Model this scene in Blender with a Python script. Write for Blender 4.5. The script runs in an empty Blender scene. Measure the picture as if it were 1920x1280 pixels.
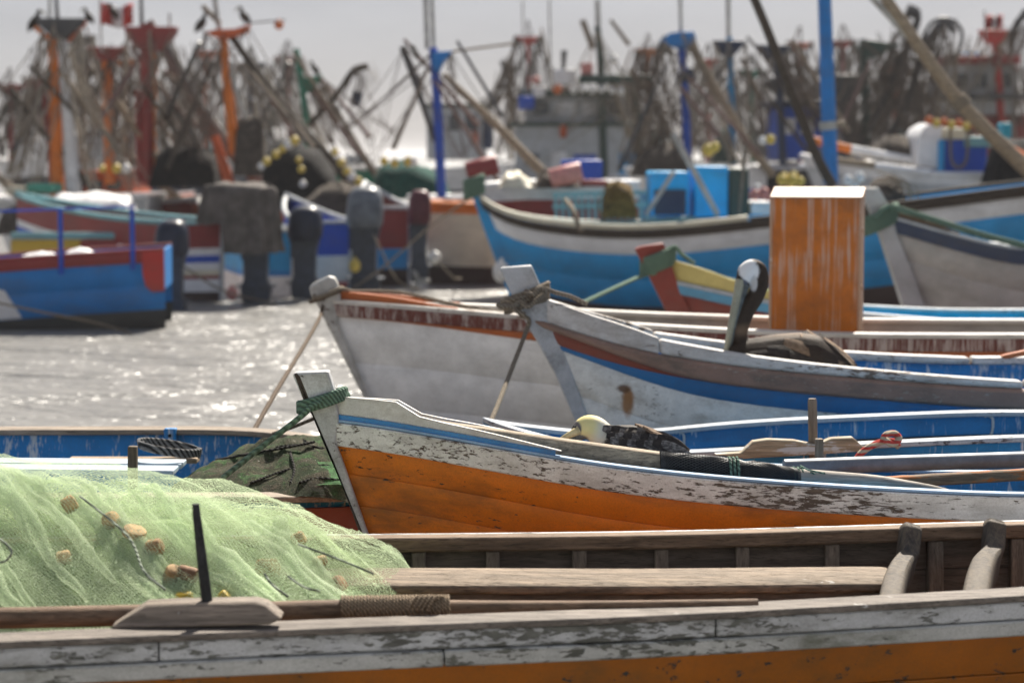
import bpy, math, random
from mathutils import Vector, Matrix, noise
R = math.radians
random.seed(7)
scene = bpy.context.scene
COL = scene.collection

# ------------------------------------------------------------------ camera
F = 3914.0                      # focal length in pixels of a 1920-wide frame
CAMZ = 2.0
PITCH = math.atan(350.0 / F)    # horizon sits 350 px above the middle of the frame
cam_d = bpy.data.cameras.new('camera'); cam = bpy.data.objects.new('camera', cam_d); COL.objects.link(cam)
cam.location = (0, 0, CAMZ); cam.rotation_euler = (R(90) - PITCH, 0, 0)
cam_d.sensor_width = 36; cam_d.lens = 36 * F / 1920
cam_d.clip_start = 0.1; cam_d.clip_end = 6000
cam_d.dof.use_dof = True; cam_d.dof.focus_distance = 8.6; cam_d.dof.aperture_fstop = 2.1
cam_d.dof.aperture_blades = 0
scene.camera = cam

# ------------------------------------------------------------------ world, sun, exposure
SUN_EL, SUN_AZ = 46.0, 16.0     # azimuth clockwise from the view direction (+Y): beyond the boats, a little right
w = bpy.data.worlds.new('World'); scene.world = w; w.use_nodes = True
nt = w.node_tree; nt.nodes.clear()
sky = nt.nodes.new('ShaderNodeTexSky'); sky.sky_type = 'NISHITA'; sky.sun_disc = False
sky.sun_elevation = R(SUN_EL); sky.sun_rotation = R(SUN_AZ)
sky.air_density = 1.0; sky.dust_density = 1.0; sky.ozone_density = 1.0
hs = nt.nodes.new('ShaderNodeHueSaturation'); hs.inputs['Saturation'].default_value = 0.95
tint = nt.nodes.new('ShaderNodeMix'); tint.data_type = 'RGBA'; tint.blend_type = 'MULTIPLY'
tint.inputs[0].default_value = 1.0; tint.inputs[7].default_value = (0.95, 0.94, 1.01, 1)
bg = nt.nodes.new('ShaderNodeBackground'); bg.inputs['Strength'].default_value = 0.142
wo = nt.nodes.new('ShaderNodeOutputWorld')
nt.links.new(sky.outputs[0], hs.inputs['Color']); 
gm = nt.nodes.new('ShaderNodeGamma'); gm.inputs[1].default_value = 0.28   # thin overcast: evens the sky out all round
nt.links.new(hs.outputs[0], gm.inputs[0]); nt.links.new(gm.outputs[0], tint.inputs[6]); # faint cloud mottling, the same all over the sky
tc_ = nt.nodes.new('ShaderNodeTexCoord'); mp_ = nt.nodes.new('ShaderNodeMapping'); mp_.inputs['Scale'].default_value = (1.6, 1.6, 7.0)
cn_ = nt.nodes.new('ShaderNodeTexNoise'); cn_.inputs['Scale'].default_value = 2.6; cn_.inputs['Detail'].default_value = 5; cn_.inputs['Roughness'].default_value = 0.55
cr_ = nt.nodes.new('ShaderNodeMapRange'); cr_.inputs[1].default_value = 0.3; cr_.inputs[2].default_value = 0.7; cr_.inputs[3].default_value = 0.90; cr_.inputs[4].default_value = 1.07
cm_ = nt.nodes.new('ShaderNodeVectorMath'); cm_.operation = 'SCALE'
nt.links.new(tc_.outputs['Generated'], mp_.inputs[0]); nt.links.new(mp_.outputs[0], cn_.inputs['Vector']); nt.links.new(cn_.outputs['Fac'], cr_.inputs[0])
nt.links.new(tint.outputs[2], cm_.inputs[0]); nt.links.new(cr_.outputs[0], cm_.inputs['Scale']); nt.links.new(cm_.outputs[0], bg.inputs[0]); nt.links.new(bg.outputs[0], wo.inputs[0])
sun_d = bpy.data.lights.new('sun', 'SUN'); sun_d.energy = 5.0; sun_d.angle = R(0.6); sun_d.color = (1, 0.93, 0.82)
sun = bpy.data.objects.new('sun', sun_d); COL.objects.link(sun)
_sd = Vector((math.sin(R(SUN_AZ)) * math.cos(R(SUN_EL)), math.cos(R(SUN_AZ)) * math.cos(R(SUN_EL)), math.sin(R(SUN_EL))))
sun.rotation_euler = _sd.to_track_quat('Z', 'Y').to_euler(); sun.location = _sd * 50
scene.view_settings.view_transform = 'Standard'; scene.view_settings.look = 'None'
scene.view_settings.exposure = 1.18; scene.view_settings.gamma = 1.0; scene.view_settings.use_curve_mapping = False
scene.render.engine = 'CYCLES'
cy = scene.cycles
cy.use_denoising = True; cy.denoiser = 'OPENIMAGEDENOISE'
cy.max_bounces = 7; cy.diffuse_bounces = 3; cy.glossy_bounces = 3; cy.transmission_bounces = 3
cy.transparent_max_bounces = 24; cy.volume_bounces = 0
cy.sample_clamp_indirect = 4.0; cy.sample_clamp_direct = 0.0
cy.use_adaptive_sampling = True; cy.adaptive_threshold = 0.015

HAZE = 0.0004                   # density of the sea haze box built last

# ------------------------------------------------------------------ pixel helpers (1920x1280 photo) -> real places
_cp, _sp = math.cos(PITCH), math.sin(PITCH)
def ray(px, py):
    u, v = (px - 960) / F, (640 - py) / F
    return Vector((u, v * _sp + _cp, v * _cp - _sp))
def P(px, py, Y):
    d = ray(px, py); t = Y / d.y
    return Vector((d.x * t, Y, CAMZ + d.z * t))
def proj(p):
    x, y, z = p[0], p[1], p[2] - CAMZ
    f = y * _cp - z * _sp; v = y * _sp + z * _cp
    return 960 + F * x / f, 640 - F * v / f
def zat(x, y, py):
    """height that a point at (x, y) needs to be seen on picture row py"""
    v = (640 - py) / F
    # (y*_sp+z*_cp) = v*(y*_cp - z*_sp)
    z = (v * y * _cp - y * _sp) / (_cp + v * _sp)
    return CAMZ + z
def lerp(a, b, t): return a + (b - a) * t
def clamp(x, a=0., b=1.): return max(a, min(b, x))
def interp(tr, x):
    if x <= tr[0][0]: return tr[0][1]
    for (x0, y0), (x1, y1) in zip(tr, tr[1:]):
        if x <= x1: return lerp(y0, y1, (x - x0) / (x1 - x0 + 1e-9))
    return tr[-1][1]
def sm(x, a, b):
    t = clamp((x - a) / (b - a + 1e-9)); return t * t * (3 - 2 * t)
def V(*a): return Vector(a)
def nz(*p): return noise.noise(Vector(p))

# ------------------------------------------------------------------ mesh builder
class MB:
    def __init__(s): s.v = []; s.f = []; s.mi = []; s.uv = None
    def add(s, vs, fs, m=0):
        o = len(s.v); s.v += [Vector(p) for p in vs]
        s.f += [tuple(i + o for i in f) for f in fs]; s.mi += [m] * len(fs); return s
    def grid(s, rows, cu=False, m=0):
        nr, nc = len(rows), len(rows[0]); fs = []
        for i in range(nr - 1):
            for j in range(nc if cu else nc - 1):
                k = (j + 1) % nc
                fs.append((i * nc + j, i * nc + k, (i + 1) * nc + k, (i + 1) * nc + j))
        return s.add([p for r in rows for p in r], fs, m)
    def loft(s, rings, cap=True, m=0):
        s.grid(rings, True, m)
        if cap:
            n = len(rings[0]); o = len(s.v) - n * len(rings)
            s.f.append(tuple(o + i for i in range(n))[::-1]); s.mi.append(m)
            o2 = o + n * (len(rings) - 1)
            s.f.append(tuple(o2 + i for i in range(n))); s.mi.append(m)
        return s
    def box(s, c, d, rot=None, m=0):
        c = Vector(c); h = Vector(d) / 2
        vs = [Vector((sx * h.x, sy * h.y, sz * h.z)) for sz in (-1, 1) for sy in (-1, 1) for sx in (-1, 1)]
        if rot is not None:
            vs = [rot @ p for p in vs]
        return s.add([c + p for p in vs], [(0, 2, 3, 1), (4, 5, 7, 6), (0, 1, 5, 4), (2, 6, 7, 3), (0, 4, 6, 2), (1, 3, 7, 5)], m)
    def bar(s, a, b, wd, ht, up=(0, 0, 1), m=0):
        a, b = Vector(a), Vector(b); d = (b - a); L = d.length; d.normalize()
        n = d.cross(Vector(up)); n = n.normalized() if n.length > 1e-6 else V(1, 0, 0); u = n.cross(d)
        rot = Matrix((d, -n, u)).transposed()
        return s.box((a + b) / 2, (L, wd, ht), rot, m)
    def tube(s, path, r, n=8, cap=True, m=0, sq=None):
        path = [Vector(p) for p in path]; N = len(path)
        rr = r if isinstance(r, (list, tuple)) else [r] * N
        t0 = (path[1] - path[0]).normalized()
        a = t0.orthogonal().normalized(); rings = []; pt = t0
        for i, p in enumerate(path):
            t = (path[min(i + 1, N - 1)] - path[max(i - 1, 0)])
            t = t.normalized() if t.length > 1e-9 else pt
            q = pt.rotation_difference(t); a = (q @ a); a = (a - t * a.dot(t)).normalized(); b = t.cross(a); pt = t
            rings.append([p + (a * math.cos(2 * math.pi * k / n) + b * math.sin(2 * math.pi * k / n)) * rr[i] for k in range(n)])
        return s.loft(rings, cap, m)
    def ell(s, c, rad, nu=12, nv=8, rot=None, m=0):
        c = Vector(c); rings = []
        for i in range(nv + 1):
            ph = math.pi * (i + 0.02 if i == 0 else i - 0.02 if i == nv else i) / nv
            ring = []
            for j in range(nu):
                th = 2 * math.pi * j / nu
                p = Vector((rad[0] * math.sin(ph) * math.cos(th), rad[1] * math.sin(ph) * math.sin(th), rad[2] * math.cos(ph)))
                ring.append(c + (rot @ p if rot else p))
            rings.append(ring[::-1])
        return s.loft(rings, True, m)
    def lathe(s, c, prof, n=16, axis=(0, 0, 1), m=0):
        q = V(0, 0, 1).rotation_difference(Vector(axis).normalized()); c = Vector(c)
        return s.loft([[c + q @ V(r * math.cos(2 * math.pi * k / n), r * math.sin(2 * math.pi * k / n), z) for k in range(n)] for r, z in prof], True, m)
    def prism(s, poly, off, m=0):
        off = Vector(off); n = len(poly); a = [Vector(p) for p in poly]; b = [p + off for p in a]
        return s.add(a + b, [tuple(range(n))[::-1], tuple(range(n, 2 * n))] + [(i, (i + 1) % n, n + (i + 1) % n, n + i) for i in range(n)], m)
    def build(s, name, mat, parent=None, smooth=True, bevel=0, ang=35, kind=None, label=None, seg=2):
        me = bpy.data.meshes.new(name)
        base = origin(parent) if parent is not None else V(0, 0, 0)
        me.from_pydata([p - base for p in s.v], [], s.f)
        mats = mat if isinstance(mat, (list, tuple)) else [mat]
        for mm in mats: me.materials.append(mm)
        if len(mats) > 1: me.polygons.foreach_set('material_index', s.mi)
        if s.uv:
            ul = me.uv_layers.new(name='UVMap')
            for lp in me.loops: ul.data[lp.index].uv = s.uv[lp.vertex_index]
        me.validate(); me.update()
        if smooth:
            me.polygons.foreach_set('use_smooth', [True] * len(me.polygons))
            try: me.set_sharp_from_angle(angle=R(ang))
            except Exception: pass
        o = bpy.data.objects.new(name, me); COL.objects.link(o)
        if parent is not None: o.parent = parent
        if bevel:
            b = o.modifiers.new('bevel', 'BEVEL'); b.width = bevel; b.segments = seg; b.limit_method = 'ANGLE'; b.angle_limit = R(40)
        if kind: o['kind'] = kind
        if label: o['label'] = label
        return o
def origin(o):
    p = V(0, 0, 0)
    while o is not None: p = p + o.location; o = o.parent
    return p
def thing(name, label, cat, loc, group=None):
    o = bpy.data.objects.new(name, None); COL.objects.link(o); o.empty_display_size = 0.1
    o.location = loc; o['label'] = label; o['category'] = cat
    if group: o['group'] = group
    return o
def tag(o, label, cat, group=None, kind=None):
    o['label'] = label; o['category'] = cat
    if group: o['group'] = group
    if kind: o['kind'] = kind
    return o
def recenter(o):
    """move a lone mesh's origin to the middle of its foot"""
    me = o.data
    c = V(0, 0, 0)
    for v in me.vertices: c += v.co
    c /= len(me.vertices); c.z = min(v.co.z for v in me.vertices)
    me.transform(Matrix.Translation(-c)); o.location = c
    return o
def bez(a, b, sag=0.0, n=14):
    a, b = Vector(a), Vector(b)
    return [a.lerp(b, i / n) - V(0, 0, sag * 4 * (i / n) * (1 - i / n)) for i in range(n + 1)]
def spline(pts, n=8):
    """Catmull-Rom through points"""
    pts = [Vector(p) for p in pts]; out = []
    q = [pts[0] * 2 - pts[1]] + pts + [pts[-1] * 2 - pts[-2]]
    for i in range(1, len(q) - 2):
        for k in range(n):
            t = k / n; p0, p1, p2, p3 = q[i - 1], q[i], q[i + 1], q[i + 2]
            out.append(0.5 * ((2 * p1) + (p2 - p0) * t + (2 * p0 - 5 * p1 + 4 * p2 - p3) * t * t + (3 * p1 - p0 - 3 * p2 + p3) * t ** 3))
    out.append(pts[-1]); return out
# ------------------------------------------------------------------ procedural materials
class NT:
    def __init__(s, name):
        s.m = bpy.data.materials.new(name); s.m.use_nodes = True; s.t = s.m.node_tree; s.t.nodes.clear()
        s.out = s.t.nodes.new('ShaderNodeOutputMaterial')
    def n(s, ty, **kw):
        nd = s.t.nodes.new(ty)
        for k, v in kw.items(): setattr(nd, k, v)
        return nd
    def L(s, a, b): s.t.links.new(a, b)
    def put(s, sock, v):
        if hasattr(v, 'links') or isinstance(v, bpy.types.NodeSocket): s.L(v, sock)
        elif isinstance(v, (tuple, list)) and len(v) == 3 and sock.type == 'RGBA': sock.default_value = (*v, 1)
        else: sock.default_value = v
    def math(s, op, a, b=None, c=None):
        nd = s.n('ShaderNodeMath', operation=op)
        for i, x in enumerate((a, b, c)):
            if x is not None: s.put(nd.inputs[i], x)
        return nd.outputs[0]
    def co(s, scale=(1, 1, 1), loc=(0, 0, 0), src='Object', rot=(0, 0, 0)):
        tc = s.n('ShaderNodeTexCoord'); mp = s.n('ShaderNodeMapping')
        s.L(tc.outputs[src], mp.inputs[0]); mp.inputs['Scale'].default_value = scale
        mp.inputs['Location'].default_value = loc; mp.inputs['Rotation'].default_value = rot
        return mp.outputs[0]
    def noise(s, vec, scale=5, detail=6, rough=0.6, dist=0.0):
        nd = s.n('ShaderNodeTexNoise'); s.L(vec, nd.inputs['Vector'])
        nd.inputs['Scale'].default_value = scale; nd.inputs['Detail'].default_value = detail
        nd.inputs['Roughness'].default_value = rough; nd.inputs['Distortion'].default_value = dist
        return nd.outputs['Fac']
    def rng(s, v, a, b, c=0., d=1., smooth=True):
        nd = s.n('ShaderNodeMapRange', interpolation_type='SMOOTHSTEP' if smooth else 'LINEAR')
        s.L(v, nd.inputs[0])
        for i, x in zip((1, 2, 3, 4), (a, b, c, d)): s.put(nd.inputs[i], x)
        return nd.outputs[0]
    def mix(s, f, a, b, mode='MIX'):
        nd = s.n('ShaderNodeMix', data_type='RGBA', blend_type=mode)
        s.put(nd.inputs[0], f); s.put(nd.inputs[6], a); s.put(nd.inputs[7], b)
        return nd.outputs[2]
    def bump(s, h, dist=0.003, strength=0.6):
        nd = s.n('ShaderNodeBump'); s.L(h, nd.inputs['Height'])
        nd.inputs['Distance'].default_value = dist; nd.inputs['Strength'].default_value = strength
        return nd.outputs[0]
    def bsdf(s, col, rough=0.6, normal=None, spec=0.3, **kw):
        nd = s.n('ShaderNodeBsdfPrincipled'); s.put(nd.inputs['Base Color'], col); s.put(nd.inputs['Roughness'], rough)
        nd.inputs['Specular IOR Level'].default_value = spec
        if normal is not None: s.L(normal, nd.inputs['Normal'])
        for k, v in kw.items(): s.put(nd.inputs[k.replace('_', ' ')], v)
        return nd.outputs[0]
    def done(s, sh): s.L(sh, s.out.inputs[0]); return s.m

_MC = {}
def paint(name, col, under=(0.10, 0.075, 0.055), chip=0.3, scale=1.0, dirt=0.35, rough=0.5, streak=0.0,
          streak_col=(0.62, 0.62, 0.60), stretch=0.3, dirtcol=(0.10, 0.085, 0.065), scratch=0.5, stain=None, spec=0.3, bumpd=0.002, edge=0.0, edge_r=0.012):
    """weathered boat paint: flakes down to the wood, scratches, grime, bird-lime runs"""
    if name in _MC: return _MC[name]
    t = NT(name)
    c1 = t.co((stretch, 1, 1.2)); c0 = t.co((1, 1, 1))
    big = t.noise(c1, 2.3 * scale, 4, 0.55)
    flake = t.noise(c1, 30 * scale, 9, 0.70, 0.4)
    scr = t.noise(t.co((0.09 if stretch < 0.6 else 1, 1, 1.0), rot=(0, 0.08, 0)), 95 * scale, 3, 0.6)
    thr = t.math('SUBTRACT', 0.80 - chip * 0.62, t.math('MULTIPLY', t.math('SUBTRACT', big, 0.5), 0.42))
    msum = t.math('ADD', t.math('MULTIPLY', flake, 0.72), t.math('MULTIPLY', scr, 0.32 * scratch + 0.05))
    if edge:   # paint goes first where planks are rubbed: along their edges
        bv = t.n('ShaderNodeBevel', samples=4); bv.inputs['Radius'].default_value = edge_r
        ge = t.n('ShaderNodeNewGeometry'); dt = t.n('ShaderNodeVectorMath', operation='DOT_PRODUCT'); t.L(bv.outputs[0], dt.inputs[0]); t.L(ge.outputs['Normal'], dt.inputs[1])
        msum = t.math('ADD', msum, t.math('MULTIPLY', t.rng(dt.outputs['Value'], 0.80, 0.995, 1.0, 0.0), edge))
    mask = t.rng(msum, thr, t.math('ADD', thr, 0.045))
    val = t.rng(t.noise(c0, 5.5 * scale, 5, 0.6), 0.25, 0.75, 0.80, 1.14, False)
    vcol = t.mix(1.0, col, t.n('ShaderNodeCombineColor').outputs[0], 'MULTIPLY')
    cc = vcol.node.inputs[7].links[0].from_node
    for i in range(3): t.L(val, cc.inputs[i])
    fine = t.rng(t.noise(c0, 130, 3, 0.7), 0.35, 0.7, 0.0, 0.25)
    base = t.mix(fine, vcol, dirtcol)
    g = t.rng(t.noise(c1, 4.2 * scale, 8, 0.72), 0.44, 0.70, 0.0, dirt)
    base = t.mix(g, base, dirtcol)
    if streak:
        sn = t.math('ADD', t.math('MULTIPLY', t.noise(t.co((24, 24, 0.8)), 1.0, 4, 0.6), 0.55), t.math('MULTIPLY', t.noise(t.co((75, 75, 2.2), (3, 1, 0)), 1.0, 3, 0.6), 0.45))
        sn2 = t.noise(t.co((2.2, 2.2, 3.0)), 1.0, 3, 0.5)
        sk = t.rng(t.math('ADD', sn, t.math('MULTIPLY', sn2, 0.35)), 0.77 - 0.2 * streak, 0.90 - 0.2 * streak, 0, 0.85)
        base = t.mix(sk, base, streak_col)
    if stain:
        for (sx, sz, rx, rz, scol) in stain:
            d = t.co((1 / rx, 0, 1 / rz), (-sx / rx, 0, -sz / rz))
            ln = t.n('ShaderNodeVectorMath', operation='LENGTH'); t.L(d, ln.inputs[0])
            wob = t.math('ADD', ln.outputs['Value'], t.math('MULTIPLY', t.math('SUBTRACT', t.noise(c0, 30, 6, 0.7), 0.5), 0.8))
            base = t.mix(t.rng(wob, 0.45, 1.05, 0.9, 0), base, scol)
    woodn = t.rng(t.noise(t.co((0.6, 9, 9)), 6, 6, 0.65), 0.3, 0.7, 0.55, 1.3, False)
    ucc = t.n('ShaderNodeCombineColor')
    for i in range(3): t.L(woodn, ucc.inputs[i])
    ucol = t.mix(1.0, under, ucc.outputs[0], 'MULTIPLY')
    colr = t.mix(mask, base, ucol)
    h = t.math('ADD', t.math('MULTIPLY', mask, -1.0), t.math('MULTIPLY', t.noise(c1, 40 * scale, 6, 0.7), 0.6))
    _MC[name] = t.done(t.bsdf(colr, t.rng(mask, 0, 1, rough, 0.85, False), t.bump(h, bumpd, 0.7), spec)); return _MC[name]
def wood(name, col, dark=None, scale=1.0, rough=0.75, crack=0.5, axis='x', paintc=None, paintamt=0.0, white=0.0):
    if name in _MC: return _MC[name]
    t = NT(name); dark = dark or tuple(c * 0.35 for c in col)
    sc = {'x': (0.5, 9, 9), 'z': (9, 9, 0.5), 'y': (9, 0.5, 9)}[axis]
    g = t.noise(t.co(sc), 5 * scale, 8, 0.7, 0.4)
    big = t.noise(t.co((1, 1, 1)), 3.0 * scale, 5, 0.6)
    fine = t.noise(t.co(tuple(x * 2.4 for x in sc)), 9 * scale, 4, 0.7)
    base = t.mix(t.rng(g, 0.32, 0.68), dark, col)
    base = t.mix(t.rng(big, 0.35, 0.75, 0, 0.55), base, tuple(c * 0.55 for c in col))
    ck = t.rng(fine, 0.54, 0.64, 0, crack)
    base = t.mix(ck, base, tuple(c * 0.18 for c in col))
    if paintc:
        pm = t.rng(t.math('ADD', t.math('MULTIPLY', g, 0.5), t.math('MULTIPLY', t.noise(t.co((0.5, 1, 1)), 9, 7, 0.7), 0.5)), 0.62 - paintamt * 0.35, 0.66 - paintamt * 0.35)
        base = t.mix(pm, base, paintc)
    if white:
        wm = t.rng(t.noise(t.co((0.6, 1.2, 1.2)), 11, 6, 0.7), 0.72 - white * 0.2, 0.76 - white * 0.2, 0, 0.8)
        base = t.mix(wm, base, (0.66, 0.65, 0.62))
    h = t.math('SUBTRACT', t.math('MULTIPLY', g, 0.6), ck)
    _MC[name] = t.done(t.bsdf(base, rough, t.bump(h, 0.003, 0.7), 0.25)); return _MC[name]
def plain(name, col, rough=0.6, var=0.25, scale=8, metal=0.0, bump=0.0, spec=0.3, dark=None):
    if name in _MC: return _MC[name]
    t = NT(name)
    nn = t.noise(t.co(), scale, 6, 0.65)
    c = t.mix(t.rng(nn, 0.3, 0.72), dark or tuple(x * (1 - var * 1.6) for x in col), tuple(min(1, x * (1 + var * 0.5)) for x in col))
    _MC[name] = t.done(t.bsdf(c, rough, t.bump(nn, bump, 0.6) if bump else None, spec, Metallic=metal)); return _MC[name]
def ropemat(name, col, dark=None, freq=160):
    """laid rope: diagonal strand relief"""
    if name in _MC: return _MC[name]
    t = NT(name); dark = dark or tuple(c * 0.35 for c in col)
    wv = t.n('ShaderNodeTexWave', wave_type='BANDS', bands_direction='DIAGONAL'); t.L(t.co(), wv.inputs[0])
    wv.inputs['Scale'].default_value = freq / 6.28; wv.inputs['Distortion'].default_value = 1.5; wv.inputs['Detail'].default_value = 2
    nn = t.noise(t.co(), 60, 4, 0.6)
    f = t.math('MULTIPLY', wv.outputs['Fac'], t.rng(nn, 0.2, 0.7, 0.5, 1.0, False))
    c = t.mix(f, dark, col)
    _MC[name] = t.done(t.bsdf(c, 0.85, t.bump(wv.outputs['Fac'], 0.004, 0.8), 0.15)); return _MC[name]
def netheap(name, cols, scale=60, spark=0.0, mesh=0.0, rough=0.9):
    """bundled netting: tangled fibre relief with several thread colours"""
    if name in _MC: return _MC[name]
    t = NT(name)
    a = t.noise(t.co((1, 1, 2.5)), 5, 8, 0.75, 1.0); b = t.noise(t.co((1, 1, 1.6)), scale, 6, 0.8, 1.5)
    vor = t.n('ShaderNodeTexVoronoi', feature='DISTANCE_TO_EDGE'); t.L(t.co((1, 1, 1)), vor.inputs[0]); vor.inputs['Scale'].default_value = scale * 1.6
    c = t.mix(t.rng(a, 0.38, 0.62), cols[0], cols[1])
    if len(cols) > 2: c = t.mix(t.rng(t.noise(t.co(loc=(3, 1, 2)), 7, 8, 0.75, 0.6), 0.5, 0.62), c, cols[2])
    c = t.mix(t.rng(b, 0.42, 0.62, 0.75, 0.0), c, tuple(x * 0.2 for x in cols[0]))
    if mesh: c = t.mix(t.rng(vor.outputs['Distance'], 0.02, 0.10, 0, mesh), c, tuple(x * 0.25 for x in cols[0]))
    if spark: c = t.mix(t.rng(t.noise(t.co(), scale * 2.2, 2, 0.5), 0.70, 0.74, 0, spark), c, (0.6, 0.6, 0.5))
    h = t.math('ADD', b, t.math('MULTIPLY', a, 1.5))
    _MC[name] = t.done(t.bsdf(c, rough, t.bump(h, 0.02, 0.9), 0.2)); return _MC[name]

WHITE = (0.80, 0.80, 0.79)
m_wood_grey = wood('wood_grey', (0.36, 0.29, 0.225), white=0.25)
m_wood_brown = wood('wood_brown', (0.22, 0.145, 0.095))
m_wood_dark = wood('wood_dark', (0.085, 0.065, 0.05))
m_wood_tan = wood('wood_tan', (0.40, 0.30, 0.20))
m_iron = plain('iron_black', (0.022, 0.024, 0.028), 0.55, 0.4, 30, 0.3, 0.002)
m_rope_green = ropemat('rope_green', (0.17, 0.27, 0.20))
m_rope_tan = ropemat('rope_tan', (0.30, 0.25, 0.19))
m_rope_brown = ropemat('rope_brown', (0.16, 0.115, 0.08))
m_rope_grey = ropemat('rope_grey', (0.33, 0.33, 0.32))
# ------------------------------------------------------------------ water
def build_water():
    t = NT('sea_water')
    w1 = t.noise(t.co((0.5, 1.0, 1)), 0.9, 2, 0.5)
    w2 = t.noise(t.co((0.6, 1.2, 1), rot=(0, 0, 0.25)), 3.2, 3, 0.55)
    w3 = t.noise(t.co((0.7, 1, 1), rot=(0, 0, -0.3)), 11.0, 2, 0.5)
    h = t.math('ADD', t.math('ADD', t.math('MULTIPLY', w1, 1.0), t.math('MULTIPLY', w2, 0.40)), t.math('MULTIPLY', w3, 0.07))
    nb = t.bump(h, 0.42, 1.0)
    # wind ripples too small to resolve spread the sun; here and there one smooth wavelet flashes
    sp = t.rng(t.noise(t.co((1.6, 2.0, 1)), 9.0, 1, 0.5), 0.735, 0.75)
    wide = t.bsdf((0.19, 0.185, 0.175), 0.30, nb, 0.5, IOR=1.33)
    hot = t.bsdf((0.16, 0.155, 0.145), 0.30, t.bump(t.noise(t.co((1, 1.2, 1)), 5.0, 1, 0.5), 0.10, 1.0), 0.5, IOR=1.33)
    mxs = t.n('ShaderNodeMixShader'); t.L(sp, mxs.inputs[0]); t.L(wide, mxs.inputs[1]); t.L(hot, mxs.inputs[2]); sh = mxs.outputs[0]
    m = t.done(sh)
    mb = MB()
    mb.grid([[V(x, y, 0) for x in (-3000, -60, -10, 10, 60, 3000)] for y in (-150, 0, 20, 60, 200, 5000)])
    o = mb.build('water', m); o['kind'] = 'structure'
    return o
build_water()

# ------------------------------------------------------------------ unseen concrete slab under the camera, added to bounce sun onto the hulls
t_ = NT('bounce_quay_concrete'); qn = t_.noise(t_.co(), 1.5, 8, 0.7); qf = t_.noise(t_.co(), 30, 5, 0.7)
m_bounce_quay = t_.done(t_.bsdf(t_.mix(t_.rng(qn, 0.35, 0.7), (0.40, 0.38, 0.35), (0.52, 0.50, 0.465)), 0.85, t_.bump(qf, 0.004, 0.6), 0.2))
mb = MB(); mb.box((0, -11.0, -0.7), (60, 30.6, 2.2)); qy = mb.build('bounce_quay', m_bounce_quay, bevel=0.04); qy['kind'] = 'structure'
mb = MB(); mb.box((0, 4.1, 0.45), (60, 0.35, 0.10)); mb.build('bounce_kerb', m_bounce_quay, qy, bevel=0.02)

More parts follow.
